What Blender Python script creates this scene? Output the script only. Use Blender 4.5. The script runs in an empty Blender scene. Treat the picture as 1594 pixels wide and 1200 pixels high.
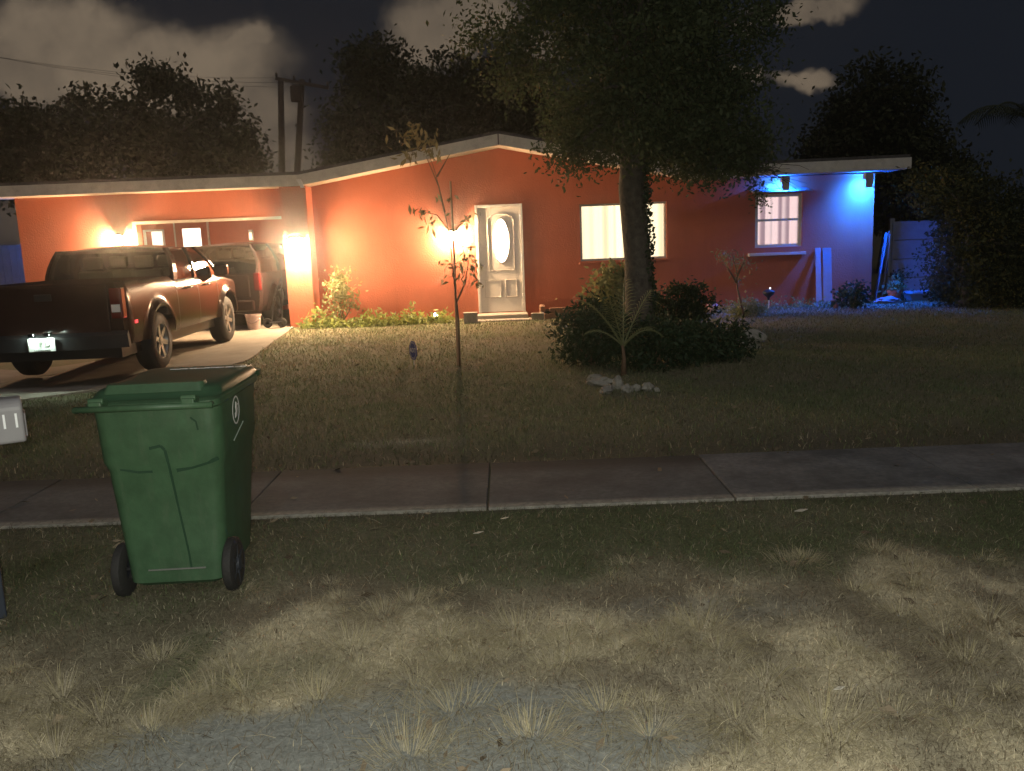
import bpy, bmesh, math, random
import numpy as np
from mathutils import Vector, Matrix, noise as mn
from math import radians, sin, cos, pi, atan2, sqrt, exp
random.seed(7); RNG = np.random.default_rng(7)
S = bpy.context.scene
COL = S.collection

# ---------------------------------------------------------------- camera
F, H, PITCH, ROLL = 1330.0, 1.65, radians(9.8), radians(2.2)
cd = bpy.data.cameras.new('camera'); cam = bpy.data.objects.new('camera', cd); COL.objects.link(cam)
cd.sensor_width = 36; cd.lens = F/1594*36; cd.clip_start = .05; cd.clip_end = 2000
cam.matrix_world = Matrix.Translation((0, 0, H)) @ Matrix.Rotation(pi/2-PITCH, 4, 'X') @ Matrix.Rotation(-ROLL, 4, 'Z')
S.camera = cam
# ---------------------------------------------------------------- exposure
S.view_settings.view_transform = 'Standard'; S.view_settings.look = 'None'
S.view_settings.gamma = 1; S.view_settings.use_curve_mapping = False
S.view_settings.exposure = .35
S.cycles.max_bounces = 6; S.cycles.diffuse_bounces = 3; S.cycles.volume_bounces = 0
S.cycles.transparent_max_bounces = 12
S.cycles.sample_clamp_indirect = 4; S.cycles.caustics_reflective = False; S.cycles.caustics_refractive = False
S.cycles.use_denoising = True

# ---------------------------------------------------------------- world: night sky with city-lit clouds
W = bpy.data.worlds.new('World'); S.world = W; W.use_nodes = True
nt = W.node_tree; nt.nodes.clear()
def wn(t, **k):
    n = nt.nodes.new(t)
    for a, b in k.items(): setattr(n, a, b)
    return n
def wl(a, b): nt.links.new(a, b)
def wm(op, a, b=None, c=None, clamp=False):
    n = wn('ShaderNodeMath', operation=op, use_clamp=clamp)
    for i, v in enumerate((a, b, c)):
        if v is None: continue
        if isinstance(v, (int, float)): n.inputs[i].default_value = v
        else: wl(v, n.inputs[i])
    return n.outputs[0]
tc = wn('ShaderNodeTexCoord'); sp = wn('ShaderNodeSeparateXYZ'); wl(tc.outputs['Generated'], sp.inputs[0])
yy = wm('MAXIMUM', sp.outputs[1], .08)
ax = wm('DIVIDE', sp.outputs[0], yy); az = wm('DIVIDE', sp.outputs[2], yy)
cmb = wn('ShaderNodeCombineXYZ'); wl(ax, cmb.inputs[0]); wl(az, cmb.inputs[1])
def nz(scale, detail, off):
    m = wn('ShaderNodeMapping'); m.inputs['Location'].default_value = (off, off*.7, 0); wl(cmb.outputs[0], m.inputs[0])
    n = wn('ShaderNodeTexNoise'); n.inputs['Scale'].default_value = scale; n.inputs['Detail'].default_value = detail
    n.inputs['Roughness'].default_value = .64
    wl(m.outputs[0], n.inputs['Vector']); return n.outputs[0]
n1, n2, n3 = nz(5, 5, 1.3), nz(5, 5, 7.7), nz(14, 5, 3.1)
wx = wm('ADD', ax, wm('MULTIPLY', wm('SUBTRACT', n1, .5), .17))
wz = wm('ADD', az, wm('MULTIPLY', wm('SUBTRACT', n2, .5), .12))
# clouds: (x/y, z/y, half width, half height, strength)
CL = [(-0.473, 0.236, 0.107, 0.045, 1), (-0.377, 0.205, 0.15, 0.045, 1), (-0.322, 0.182, 0.091, 0.045, 0.9), (-0.268, 0.223, 0.033, 0.017, 0.85), (-0.518, 0.196, 0.087, 0.037, 0.8), (-0.268, 0.142, 0.059, 0.05, 0.6), (-0.247, 0.085, 0.059, 0.05, 0.5), (-0.086, 0.221, 0.047, 0.045, 0.8), (-0.035, 0.243, 0.051, 0.033, 0.75), (0.045, 0.203, 0.043, 0.026, 0.6), (-0.066, 0.128, 0.055, 0.033, 0.5), (0.278, 0.157, 0.024, 0.012, 0.8), (0.341, 0.158, 0.033, 0.012, 0.8), (0.274, 0.215, 0.013, 0.011, 0.55), (0.341, 0.242, 0.059, 0.014, 0.85), (-0.14, 0.03, 0.5, 0.05, 0.35), (-0.85, 0.2, 0.2, 0.07, 0.7), (0.95, 0.3, 0.3, 0.06, 0.6), (-0.2, 0.6, 0.4, 0.08, 0.6), (0.5, 0.75, 0.5, 0.1, 0.5)]
acc = None
for (cx, cz, rx, rz, st) in CL:
    dx = wm('DIVIDE', wm('SUBTRACT', wx, cx), rx); dz = wm('DIVIDE', wm('SUBTRACT', wz, cz), rz)
    d = wm('SQRT', wm('ADD', wm('MULTIPLY', dx, dx), wm('MULTIPLY', dz, dz)))
    mr = wn('ShaderNodeMapRange', interpolation_type='SMOOTHSTEP'); wl(d, mr.inputs[0])
    mr.inputs[1].default_value = 1.3; mr.inputs[2].default_value = .5; mr.inputs[3].default_value = 0; mr.inputs[4].default_value = st
    acc = mr.outputs[0] if acc is None else wm('MAXIMUM', acc, mr.outputs[0])
tex = wm('ADD', .35, wm('MULTIPLY', n3, 1.15))
cloud = wm('MULTIPLY', acc, tex, clamp=True)
cloud = wm('MULTIPLY', cloud, wm('GREATER_THAN', sp.outputs[1], 0.05))
back = wm('MULTIPLY', wm('LESS_THAN', sp.outputs[1], 0.05), .25)      # sky behind is patchily clouded too
cloud = wm('ADD', cloud, back)
sky = wn('ShaderNodeTexSky', sky_type='NISHITA', sun_disc=False); sky.sun_elevation = radians(-6); sky.sun_rotation = radians(250)
mixs = wn('ShaderNodeMix', data_type='RGBA', blend_type='ADD'); mixs.inputs[0].default_value = .015
mixs.inputs[6].default_value = (.0066, .0082, .0118, 1); wl(sky.outputs[0], mixs.inputs[7])
mixc = wn('ShaderNodeMix', data_type='RGBA'); wl(cloud, mixc.inputs[0]); wl(mixs.outputs[2], mixc.inputs[6])
mixc.inputs[7].default_value = (.152, .118, .083, 1)
bg = wn('ShaderNodeBackground'); wl(mixc.outputs[2], bg.inputs[0]); bg.inputs[1].default_value = 1.0
wo = wn('ShaderNodeOutputWorld'); wl(bg.outputs[0], wo.inputs[0])

# ---------------------------------------------------------------- the photographer's flash (small, beside the lens) and a soft fill sun added for ambient light
def lamp(name, kind, loc, power, color, radius=.02, rot=None, **k):
    d = bpy.data.lights.new(name, kind); d.energy = power; d.color = color
    if kind in ('POINT', 'SPOT'): d.shadow_soft_size = radius
    for a, b in k.items(): setattr(d, a, b)
    o = bpy.data.objects.new(name, d); o.location = loc; COL.objects.link(o)
    if rot: o.rotation_euler = rot
    return o
FLASH = 350
lamp('camera_flash', 'POINT', (.02, -.12, H+.05), FLASH, (.97, .98, .85), .03)
lamp('ambient_fill_sun', 'SUN', (0, 0, 10), .20, (.95, .93, 1.0), rot=(radians(38), 0, radians(14)), angle=radians(12))

# ================================================================= helpers
def _R():
    return Matrix.Rotation(pi/2-PITCH, 3, 'X') @ Matrix.Rotation(-ROLL, 3, 'Z')
RM = _R()
def ray(px, py): return RM @ Vector(((px-797)/F, (600-py)/F, -1))
def at(px, py, Y):
    r = ray(px, py); t = Y/r.y; return Vector((r.x*t, Y, H+r.z*t))
def grd(px, py, z=0.0):
    r = ray(px, py); t = (z-H)/r.z; return Vector((r.x*t, r.y*t, z))
def sstep(a, b, x):
    t = min(1, max(0, (x-a)/(b-a))); return t*t*(3-2*t)
def gz(x, y): return .10*sstep(7, 15, y) + .012*mn.noise(Vector((x*.5, y*.5, 0)))*sstep(6.4, 8, y)

MATS = {}
def mat(name, col, rough=.6, metal=0, var=0, vscale=8, bump=0, bscale=40, col2=None, attr=None, spec=.5, emit=None, es=0, trans=0, coat=0):
    if name in MATS: return MATS[name]
    m = bpy.data.materials.new(name); m.use_nodes = True; t = m.node_tree; b = t.nodes['Principled BSDF']
    def c4(c): return (c[0], c[1], c[2], 1)
    b.inputs['Base Color'].default_value = c4(col); b.inputs['Roughness'].default_value = rough
    b.inputs['Metallic'].default_value = metal; b.inputs['Specular IOR Level'].default_value = spec
    b.inputs['Coat Weight'].default_value = coat
    tcn = t.nodes.new('ShaderNodeTexCoord')
    if attr:
        a = t.nodes.new('ShaderNodeAttribute'); a.attribute_name = attr
        mx = t.nodes.new('ShaderNodeMix'); mx.data_type = 'RGBA'
        t.links.new(a.outputs['Fac'], mx.inputs[0]); mx.inputs[6].default_value = c4(col); mx.inputs[7].default_value = c4(col2)
        t.links.new(mx.outputs[2], b.inputs['Base Color'])
    elif var or col2:
        n = t.nodes.new('ShaderNodeTexNoise'); n.inputs['Scale'].default_value = vscale; n.inputs['Detail'].default_value = 6
        n.inputs['Roughness'].default_value = .65
        t.links.new(tcn.outputs['Object'], n.inputs['Vector'])
        r = t.nodes.new('ShaderNodeMapRange'); r.inputs[1].default_value = .3; r.inputs[2].default_value = .7
        t.links.new(n.outputs[0], r.inputs[0])
        mx = t.nodes.new('ShaderNodeMix'); mx.data_type = 'RGBA'; t.links.new(r.outputs[0], mx.inputs[0])
        if col2: ca, cb = col, col2
        else: ca = tuple(x*(1-var) for x in col); cb = tuple(min(1, x*(1+var)) for x in col)
        mx.inputs[6].default_value = c4(ca); mx.inputs[7].default_value = c4(cb)
        t.links.new(mx.outputs[2], b.inputs['Base Color'])
    if bump:
        n = t.nodes.new('ShaderNodeTexNoise'); n.inputs['Scale'].default_value = bscale; n.inputs['Detail'].default_value = 6
        t.links.new(tcn.outputs['Object'], n.inputs['Vector'])
        bp = t.nodes.new('ShaderNodeBump'); bp.inputs['Strength'].default_value = bump; bp.inputs['Distance'].default_value = .02
        t.links.new(n.outputs[0], bp.inputs['Height']); t.links.new(bp.outputs[0], b.inputs['Normal'])
    if emit: b.inputs['Emission Color'].default_value = c4(emit); b.inputs['Emission Strength'].default_value = es
    if trans:
        tr = t.nodes.new('ShaderNodeBsdfTranslucent'); tr.inputs[0].default_value = c4(tuple(min(1, x*1.2) for x in (col2 or col)))
        ms = t.nodes.new('ShaderNodeMixShader'); ms.inputs[0].default_value = trans
        o = t.nodes['Material Output']; t.links.new(b.outputs[0], ms.inputs[1]); t.links.new(tr.outputs[0], ms.inputs[2]); t.links.new(ms.outputs[0], o.inputs[0])
    MATS[name] = m; return m
def glass_mat(name, tint, gl=.12):
    if name in MATS: return MATS[name]
    m = bpy.data.materials.new(name); m.use_nodes = True; t = m.node_tree; t.nodes.remove(t.nodes['Principled BSDF'])
    tr = t.nodes.new('ShaderNodeBsdfTransparent'); tr.inputs[0].default_value = (*tint, 1)
    g = t.nodes.new('ShaderNodeBsdfGlossy'); g.inputs['Roughness'].default_value = .03
    lw = t.nodes.new('ShaderNodeFresnel'); lw.inputs[0].default_value = 1.5
    ad = t.nodes.new('ShaderNodeMath'); ad.operation = 'ADD'; ad.inputs[1].default_value = gl*.3; ad.use_clamp = True; t.links.new(lw.outputs[0], ad.inputs[0])
    ms = t.nodes.new('ShaderNodeMixShader'); t.links.new(ad.outputs[0], ms.inputs[0]); t.links.new(tr.outputs[0], ms.inputs[1]); t.links.new(g.outputs[0], ms.inputs[2])
    t.links.new(ms.outputs[0], t.nodes['Material Output'].inputs[0]); MATS[name] = m; return m
def vcol_mat(name, attr='albedo', rough=.9, bump=.0, bscale=60, nvar=.35, nscale=30, trans=0):
    m = bpy.data.materials.new(name); m.use_nodes = True; t = m.node_tree; b = t.nodes['Principled BSDF']
    a = t.nodes.new('ShaderNodeAttribute'); a.attribute_name = attr
    src = a.outputs['Color']; tcn = t.nodes.new('ShaderNodeTexCoord')
    if nvar:
        n = t.nodes.new('ShaderNodeTexNoise'); n.inputs['Scale'].default_value = nscale; n.inputs['Detail'].default_value = 8; n.inputs['Roughness'].default_value = .7
        t.links.new(tcn.outputs['Object'], n.inputs['Vector'])
        r = t.nodes.new('ShaderNodeMapRange'); r.inputs[1].default_value = .25; r.inputs[2].default_value = .75; r.inputs[3].default_value = 1-nvar; r.inputs[4].default_value = 1+nvar
        t.links.new(n.outputs[0], r.inputs[0])
        vm = t.nodes.new('ShaderNodeVectorMath'); vm.operation = 'SCALE'; t.links.new(src, vm.inputs[0]); t.links.new(r.outputs[0], vm.inputs['Scale']); src = vm.outputs[0]
        if bump:
            bp = t.nodes.new('ShaderNodeBump'); bp.inputs['Strength'].default_value = bump; bp.inputs['Distance'].default_value = .02
            t.links.new(n.outputs[0], bp.inputs['Height']); t.links.new(bp.outputs[0], b.inputs['Normal'])
    t.links.new(src, b.inputs['Base Color']); b.inputs['Roughness'].default_value = rough; b.inputs['Specular IOR Level'].default_value = .2
    if trans:
        tr = t.nodes.new('ShaderNodeBsdfTranslucent'); t.links.new(src, tr.inputs[0])
        ms = t.nodes.new('ShaderNodeMixShader'); ms.inputs[0].default_value = trans
        o = t.nodes['Material Output']; t.links.new(b.outputs[0], ms.inputs[1]); t.links.new(tr.outputs[0], ms.inputs[2]); t.links.new(ms.outputs[0], o.inputs[0])
    return m

def tag(o, label, cat, group=None, kind=None):
    o['label'] = label; o['category'] = cat
    if group: o['group'] = group
    if kind: o['kind'] = kind
    return o
def thing(name, label, cat, loc=(0, 0, 0), rotz=0, group=None):
    o = bpy.data.objects.new(name, None); COL.objects.link(o); o.empty_display_size = .2
    o.location = loc; o.rotation_euler = (0, 0, rotz); return tag(o, label, cat, group)

class MB:
    """collects shapes, links them as one mesh object"""
    def __init__(s): s.v = []; s.f = []
    def add(s, vs, fs):
        k = len(s.v); s.v += [Vector(v) for v in vs]; s.f += [tuple(i+k for i in f) for f in fs]; return s
    def box(s, a, b, rz=0, M=None):
        x0, y0, z0 = a; x1, y1, z1 = b
        vs = [Vector(p) for p in ((x0,y0,z0),(x1,y0,z0),(x1,y1,z0),(x0,y1,z0),(x0,y0,z1),(x1,y0,z1),(x1,y1,z1),(x0,y1,z1))]
        if M is not None: vs = [M @ v for v in vs]
        return s.add(vs, [(0,3,2,1),(4,5,6,7),(0,1,5,4),(1,2,6,5),(2,3,7,6),(3,0,4,7)])
    def cbox(s, c, size, M=None):
        c = Vector(c); h = Vector(size)/2
        if M is not None:
            T = Matrix.Translation(c) @ M.to_4x4(); return s.box(-h, h, M=T)
        return s.box(c-h, c+h)
    def tube(s, pts, rad, n=8, cap=True):
        pts = [Vector(p) for p in pts]; m = len(pts)
        if not hasattr(rad, '__len__'): rad = [rad]*m
        vs = []; up = Vector((0, 0, 1)); prev = None
        for i, p in enumerate(pts):
            d = (pts[min(i+1, m-1)]-pts[max(i-1, 0)])
            d = d.normalized() if d.length > 1e-9 else up
            if prev is None:
                a = d.cross(up if abs(d.z) < .9 else Vector((1, 0, 0))).normalized()
            else:
                a = prev - d*prev.dot(d)
                a = a.normalized() if a.length > 1e-6 else d.cross(Vector((1, 0, 0))).normalized()
            prev = a; b = d.cross(a)
            vs += [p+(a*cos(2*pi*k/n)+b*sin(2*pi*k/n))*rad[i] for k in range(n)]
        fs = [(i*n+k, i*n+(k+1) % n, (i+1)*n+(k+1) % n, (i+1)*n+k) for i in range(m-1) for k in range(n)]
        if cap: fs += [tuple(reversed(range(n))), tuple(range((m-1)*n, m*n))]
        return s.add(vs, fs)
    def prism(s, pts, d, cap=True):
        n = len(pts); pts = [Vector(p) for p in pts]; d = Vector(d)
        vs = pts+[p+d for p in pts]
        fs = [(i, (i+1) % n, n+(i+1) % n, n+i) for i in range(n)]
        if cap: fs += [tuple(reversed(range(n))), tuple(range(n, 2*n))]
        return s.add(vs, fs)
    def lathe(s, prof, n=20, c=(0, 0, 0), axis='Z', capb=False, capt=False):
        vs = []; c = Vector(c)
        for (r, h) in prof:
            for k in range(n):
                a = 2*pi*k/n; u, w = r*cos(a), r*sin(a)
                vs.append(c+(Vector((u, w, h)) if axis == 'Z' else Vector((h, u, w)) if axis == 'X' else Vector((u, h, w))))
        m = len(prof)
        fs = [(i*n+k, i*n+(k+1) % n, (i+1)*n+(k+1) % n, (i+1)*n+k) for i in range(m-1) for k in range(n)]
        if capb: fs.append(tuple(reversed(range(n))))
        if capt: fs.append(tuple(range((m-1)*n, m*n)))
        return s.add(vs, fs)
    def loft(s, rings, closed=True, caps=True):
        n = len(rings[0]); vs = [p for r in rings for p in r]; fs = []
        for i in range(len(rings)-1):
            for k in range(n if closed else n-1):
                fs.append((i*n+k, i*n+(k+1) % n, (i+1)*n+(k+1) % n, (i+1)*n+k))
        if caps and closed: fs += [tuple(reversed(range(n))), tuple(range((len(rings)-1)*n, len(rings)*n))]
        return s.add(vs, fs)
    def blob(s, c, r, seed=0, amp=.25, n=2):
        bm = bmesh.new(); bmesh.ops.create_icosphere(bm, subdivisions=n, radius=1)
        rr = Vector(r) if hasattr(r, '__len__') else Vector((r, r, r)); vs = []
        for v in bm.verts:
            k = 1+amp*mn.noise(v.co*1.7+Vector((seed*3.1, seed, 0))); vs.append(Vector(c)+Vector((v.co.x*rr.x, v.co.y*rr.y, v.co.z*rr.z))*k)
        fs = [tuple(v.index for v in f.verts) for f in bm.faces]; bm.free(); return s.add(vs, fs)
    def build(s, name, m, parent=None, smooth=False, bevel=0, seg=2, origin=None, solid=0, autos=None):
        me = bpy.data.meshes.new(name)
        o = Vector(origin) if origin is not None else Vector((0, 0, 0))
        me.from_pydata([tuple(v-o) for v in s.v], [], s.f); me.update()
        bm = bmesh.new(); bm.from_mesh(me); bmesh.ops.recalc_face_normals(bm, faces=bm.faces); bm.to_mesh(me); bm.free()
        if m: me.materials.append(m)
        if smooth: me.polygons.foreach_set('use_smooth', [True]*len(me.polygons))
        ob = bpy.data.objects.new(name, me); COL.objects.link(ob)
        if parent: ob.parent = parent
        elif origin is not None: ob.location = o
        if solid:
            q = ob.modifiers.new('solid', 'SOLIDIFY'); q.thickness = solid; q.offset = 0
        if bevel:
            q = ob.modifiers.new('bevel', 'BEVEL'); q.width = bevel; q.segments = seg; q.limit_method = 'ANGLE'; q.angle_limit = radians(35)
        if autos:
            me.polygons.foreach_set('use_smooth', [True]*len(me.polygons)); me.set_sharp_from_angle(angle=radians(autos))
        return ob
def struct(o): o['kind'] = 'structure'; return o

def text_part(name, body, m, parent, loc, rot, size, depth=.001, align='CENTER'):
    c = bpy.data.curves.new(name, 'FONT'); c.body = body; c.size = size; c.extrude = depth; c.align_x = align; c.align_y = 'CENTER'; c.resolution_u = 3
    t = bpy.data.objects.new(name, c); COL.objects.link(t); bpy.context.view_layer.update()
    me = bpy.data.meshes.new_from_object(t.evaluated_get(bpy.context.evaluated_depsgraph_get())); bpy.data.objects.remove(t)
    me.name = name; me.materials.clear(); me.materials.append(m)
    o = bpy.data.objects.new(name, me); COL.objects.link(o); o.parent = parent; o.location = loc; o.rotation_euler = rot; return o

def npmesh(name, V, Fc, m, parent=None, attr=None, col=None, loc=None):
    """V (n,3), Fc (m,k) arrays; attr = per-point float; col = per-point rgb"""
    me = bpy.data.meshes.new(name); n, k = Fc.shape
    me.vertices.add(len(V)); me.vertices.foreach_set('co', V.astype(np.float32).ravel())
    me.loops.add(n*k); me.loops.foreach_set('vertex_index', Fc.astype(np.int32).ravel())
    me.polygons.add(n); me.polygons.foreach_set('loop_start', np.arange(0, n*k, k, dtype=np.int32))
    me.update(calc_edges=True)
    if attr is not None:
        a = me.attributes.new('tint', 'FLOAT', 'POINT'); a.data.foreach_set('value', attr.astype(np.float32))
    if col is not None:
        a = me.attributes.new('albedo', 'FLOAT_COLOR', 'POINT'); a.data.foreach_set('color', np.concatenate([col, np.ones((len(col), 1))], 1).astype(np.float32).ravel())
    me.materials.append(m)
    o = bpy.data.objects.new(name, me); COL.objects.link(o)
    if parent: o.parent = parent
    if loc is not None: o.location = loc
    return o
def leaves(name, C, size, m, parent=None, elong=2.0, droop=.3, tint=None, up=.0, loc=None):
    """one small folded leaf per centre"""
    n = len(C); size = np.broadcast_to(np.asarray(size, float), (n,))
    d = RNG.normal(size=(n, 3)); d[:, 2] -= droop; d /= np.linalg.norm(d, axis=1)[:, None]
    r = RNG.normal(size=(n, 3)); r[:, 2] += up
    w = np.cross(d, r); w /= np.linalg.norm(w, axis=1)[:, None]+1e-9
    nn = np.cross(d, w)
    L = size[:, None]; Wd = L/elong
    p0 = C; p1 = C+d*L*.45+w*Wd*.5+nn*L*.06; p2 = C+d*L; p3 = C+d*L*.45-w*Wd*.5+nn*L*.06
    V = np.stack([p0, p1, p2, p3], 1).reshape(-1, 3)
    Fc = np.arange(n*4).reshape(n, 4)
    if tint is None: tint = RNG.random(n)
    return npmesh(name, V, Fc, m, parent, attr=np.repeat(tint, 4), loc=loc)
def crown_points(blobs, n, clump=.12, nclump=None, shell=.55, seed=0):
    """leaf clumps spread through ellipsoids, denser outward"""
    vol = np.array([b[1][0]*b[1][1]*b[1][2] for b in blobs])**.75; vol /= vol.sum()
    nclump = nclump or max(20, n//45)
    ci = RNG.choice(len(blobs), nclump, p=vol)
    c = np.array([b[0] for b in blobs], float)[ci]; r = np.array([b[1] for b in blobs], float)[ci]
    d = RNG.normal(size=(nclump, 3)); d /= np.linalg.norm(d, axis=1)[:, None]
    rad = RNG.random(nclump)**(1/3.)*(1-shell)+shell*(.75+.3*RNG.random(nclump))
    rad = np.where(RNG.random(nclump) < .35, RNG.random(nclump)*.9, np.minimum(rad, 1.08))
    cc = c+d*r*rad[:, None]
    ct = RNG.random(nclump)
    k = RNG.integers(0, nclump, n)
    sc = clump*(.6+.9*RNG.random(nclump))
    P = cc[k]+RNG.normal(size=(n, 3))*sc[k][:, None]*np.array([1, 1, .6])
    return P, np.clip(ct[k]*.75+.25*RNG.random(n), 0, 1), cc

M = {}
M['wall'] = mat('painted_stucco', (.44, .118, .060), .85, bump=.4, bscale=35, col2=(.54, .155, .084), vscale=1.1)
def streaks(m, dark, scale=(2.2, 2.2, .35), amt=.45, lo=.5, hi=.8):
    t = m.node_tree; b = t.nodes['Principled BSDF']; src = b.inputs['Base Color'].links[0].from_socket
    tc_ = t.nodes.new('ShaderNodeTexCoord'); mp = t.nodes.new('ShaderNodeMapping'); mp.inputs['Scale'].default_value = scale; t.links.new(tc_.outputs['Object'], mp.inputs[0])
    n = t.nodes.new('ShaderNodeTexNoise'); n.inputs['Scale'].default_value = 1.5; n.inputs['Detail'].default_value = 10; n.inputs['Roughness'].default_value = .7; t.links.new(mp.outputs[0], n.inputs[0])
    r_ = t.nodes.new('ShaderNodeMapRange'); r_.inputs[1].default_value = lo; r_.inputs[2].default_value = hi; r_.inputs[4].default_value = amt; t.links.new(n.outputs[0], r_.inputs[0])
    mx = t.nodes.new('ShaderNodeMix'); mx.data_type = 'RGBA'; t.links.new(r_.outputs[0], mx.inputs[0]); t.links.new(src, mx.inputs[6]); mx.inputs[7].default_value = (*dark, 1)
    t.links.new(mx.outputs[2], b.inputs['Base Color'])
streaks(M['wall'], (.22, .06, .032), amt=.32)
M['trim'] = mat('off_white_trim', (.60, .57, .50), .6, var=.12, vscale=6, bump=.1)
streaks(M['trim'], (.22, .20, .16), (3, 3, 3), .6)
M['white'] = mat('white_paint', (.74, .72, .68), .45, var=.05, vscale=10)
M['soffit'] = mat('soffit_paint', (.55, .47, .38), .8, var=.1)
M['roof'] = mat('roof_felt', (.07, .065, .06), .95, var=.3, vscale=12, bump=.3)
M['black'] = mat('black_metal', (.02, .02, .022), .4)
M['rubber'] = mat('tyre_rubber', (.022, .021, .02), .75, bump=.2, bscale=60)
M['alloy'] = mat('alloy_rim', (.42, .41, .40), .35, metal=.7, var=.1)
M['chrome'] = mat('chrome', (.6, .6, .6), .15, metal=1)
M['concrete'] = mat('concrete', (.30, .285, .25), .9, col2=(.40, .37, .32), vscale=3, bump=.3, bscale=50)
M['block'] = mat('concrete_block', (.32, .29, .24), .95, var=.2, bump=.4, bscale=50)
M['bark'] = mat('bark', (.05, .043, .035), .95, col2=(.13, .115, .09), vscale=14, bump=1.0, bscale=22)
M['twig'] = mat('twig', (.16, .10, .06), .8, var=.3, vscale=30)
M['glass'] = glass_mat('clear_glass', (.92, .93, .93))
M['car_glass'] = glass_mat('tinted_car_glass', (.50, .47, .44), .30)
M['dark_leaf'] = mat('dark_leaf', (.028, .032, .015), .7, attr='tint', col2=(.065, .075, .03), spec=.2, trans=.2)
M['tree_leaf'] = mat('tree_leaf', (.028, .040, .017), .7, attr='tint', col2=(.085, .108, .048), spec=.3, trans=.25)
M['hedge_leaf'] = mat('hedge_leaf', (.016, .032, .014), .6, attr='tint', col2=(.045, .075, .032), spec=.3, trans=.15)
M['bed_leaf'] = mat('bed_leaf', (.06, .09, .02), .6, attr='tint', col2=(.35, .40, .12), spec=.3, trans=.3)
M['mixed_leaf'] = mat('mixed_leaf', (.05, .08, .03), .6, attr='tint', col2=(.36, .36, .16), spec=.3, trans=.3)
M['lamp_glow'] = mat('lit_lamp_glass', (1, .8, .5), .5, emit=(1, .62, .33), es=2050)

# ================================================================= ground
def patch(x, y, s, o=0, det=3):
    v = 0; a = 1; t = 0
    for i in range(det):
        v += a*mn.noise(Vector((x*s*2**i+o, y*s*2**i-o, o*.37))); t += a; a *= .55
    return v/t
SAND = np.array([.235, .24, .222]); STRAW = np.array([.52, .46, .33]); TAN = np.array([.31, .275, .20]); BROWN = np.array([.17, .14, .10])
GREEN = np.array([.105, .132, .062]); OLIVE = np.array([.155, .142, .085]); DIRT = np.array([.07, .055, .042])
def zone(x, y):
    """weights (sand, straw, tan, brown, green) and the mixed ground colour"""
    n1 = patch(x, y, .8, 3.3); n2 = patch(x, y, 1.7, 9.1); n3 = patch(x, y, 3.3, 21.7)
    if y < 5.0:
        e = ((x+.50)/1.0)**2+((y-2.50)/.46)**2 + n2*1.3 + n3*.8
        sand = 1-sstep(.45, 1.35, e)
        e2 = ((x-.85)/.45)**2+((y-3.55)/.14)**2 + n2*1.2
        sand = max(sand, .3*(1-sstep(.6, 1.3, e2)))
        far = sstep(3.35, 4.3, y+n1*1.3+(.3 if x < -1.3 else 0)-.12*x)
        straw = sstep(-.05, .30, n2+.12-.25*far*2)*(1-far*.85)
        brown = sstep(.0, .3, -n3*.6-n1*.5+.08)
        col = TAN*(1-straw)+STRAW*straw*1.0
        col = col*(1-.7*brown*(1-straw))+BROWN*.7*brown*(1-straw)
        g = far*(.45+.5*sstep(-.2, .3, n1+n3*.5))
        col = col*(1-g)+(GREEN*.8+OLIVE*.3)*g
        col = col*(1-.25*far)
        col = col*(1-sand)+SAND*sand
        return sand, straw*(1-sand), g, col
    d = sstep(7.4, 6.2, y) if y < 7.5 else 0
    g = sstep(-.25, .25, n1+.5*n3)
    col = OLIVE*(1-g*.5)+GREEN*g*.5
    br = sstep(.0, .35, n2*.8-n3*.3+.1)
    col = col*(1-.55*br)+BROWN*.55*br
    if y < 7.5: 
        col = col*(1-.75*d)+DIRT*.75*d
        pl = sstep(.10, .03, abs(y-6.95-.1*n1))*sstep(-1.6, -1.2, x)*sstep(-.2, -.5, x)*sstep(-.3, .2, n2+.15)
        col = col*(1-pl)+np.array([.26, .24, .19])*pl
    if x < -4.2 and 7 < y < 9.6: col = col*.7
    bare = exp(-((x-.2)/.9)**2-((y-12.6)/.8)**2)*sstep(-.2, .2, n2+.1)
    col = col*(1-.6*bare)+BROWN*1.1*.6*bare
    return 0, 0, g, col*np.array([1.22, 1.3, 1.3])
# one sheet: fine near, coarse to the horizon
xs = np.concatenate([[-900, -300, -100, -45], np.arange(-20, -5, .5), np.arange(-5, 5, .07), np.arange(5, 20, .5), [25, 45, 100, 300, 900]])
ys = np.concatenate([[-900, -200, -40, -8, -1, .5, 1.2], np.arange(1.8, 6.3, .06), np.arange(6.3, 18, .14), [18.5, 20, 24, 30, 45, 100, 300, 900]])
nx, ny = len(xs), len(ys)
V = np.zeros((nx*ny, 3)); C = np.zeros((nx*ny, 3))
for j, y in enumerate(ys):
    for i, x in enumerate(xs):
        k = j*nx+i; V[k] = (x, y, gz(x, y) if abs(x) < 30 and y < 30 else .10 if y > 15 else 0)
        if 1 < y < 19 and abs(x) < 12: C[k] = zone(x, y)[3]
        else: C[k] = OLIVE*.7
I = np.arange(nx*ny).reshape(ny, nx)
Fc = np.stack([I[:-1, :-1], I[:-1, 1:], I[1:, 1:], I[1:, :-1]], -1).reshape(-1, 4)
gm = vcol_mat('soil_and_thatch', bump=.45, nvar=.4, nscale=34)
struct(npmesh('ground', V, Fc, gm, col=C))

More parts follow.
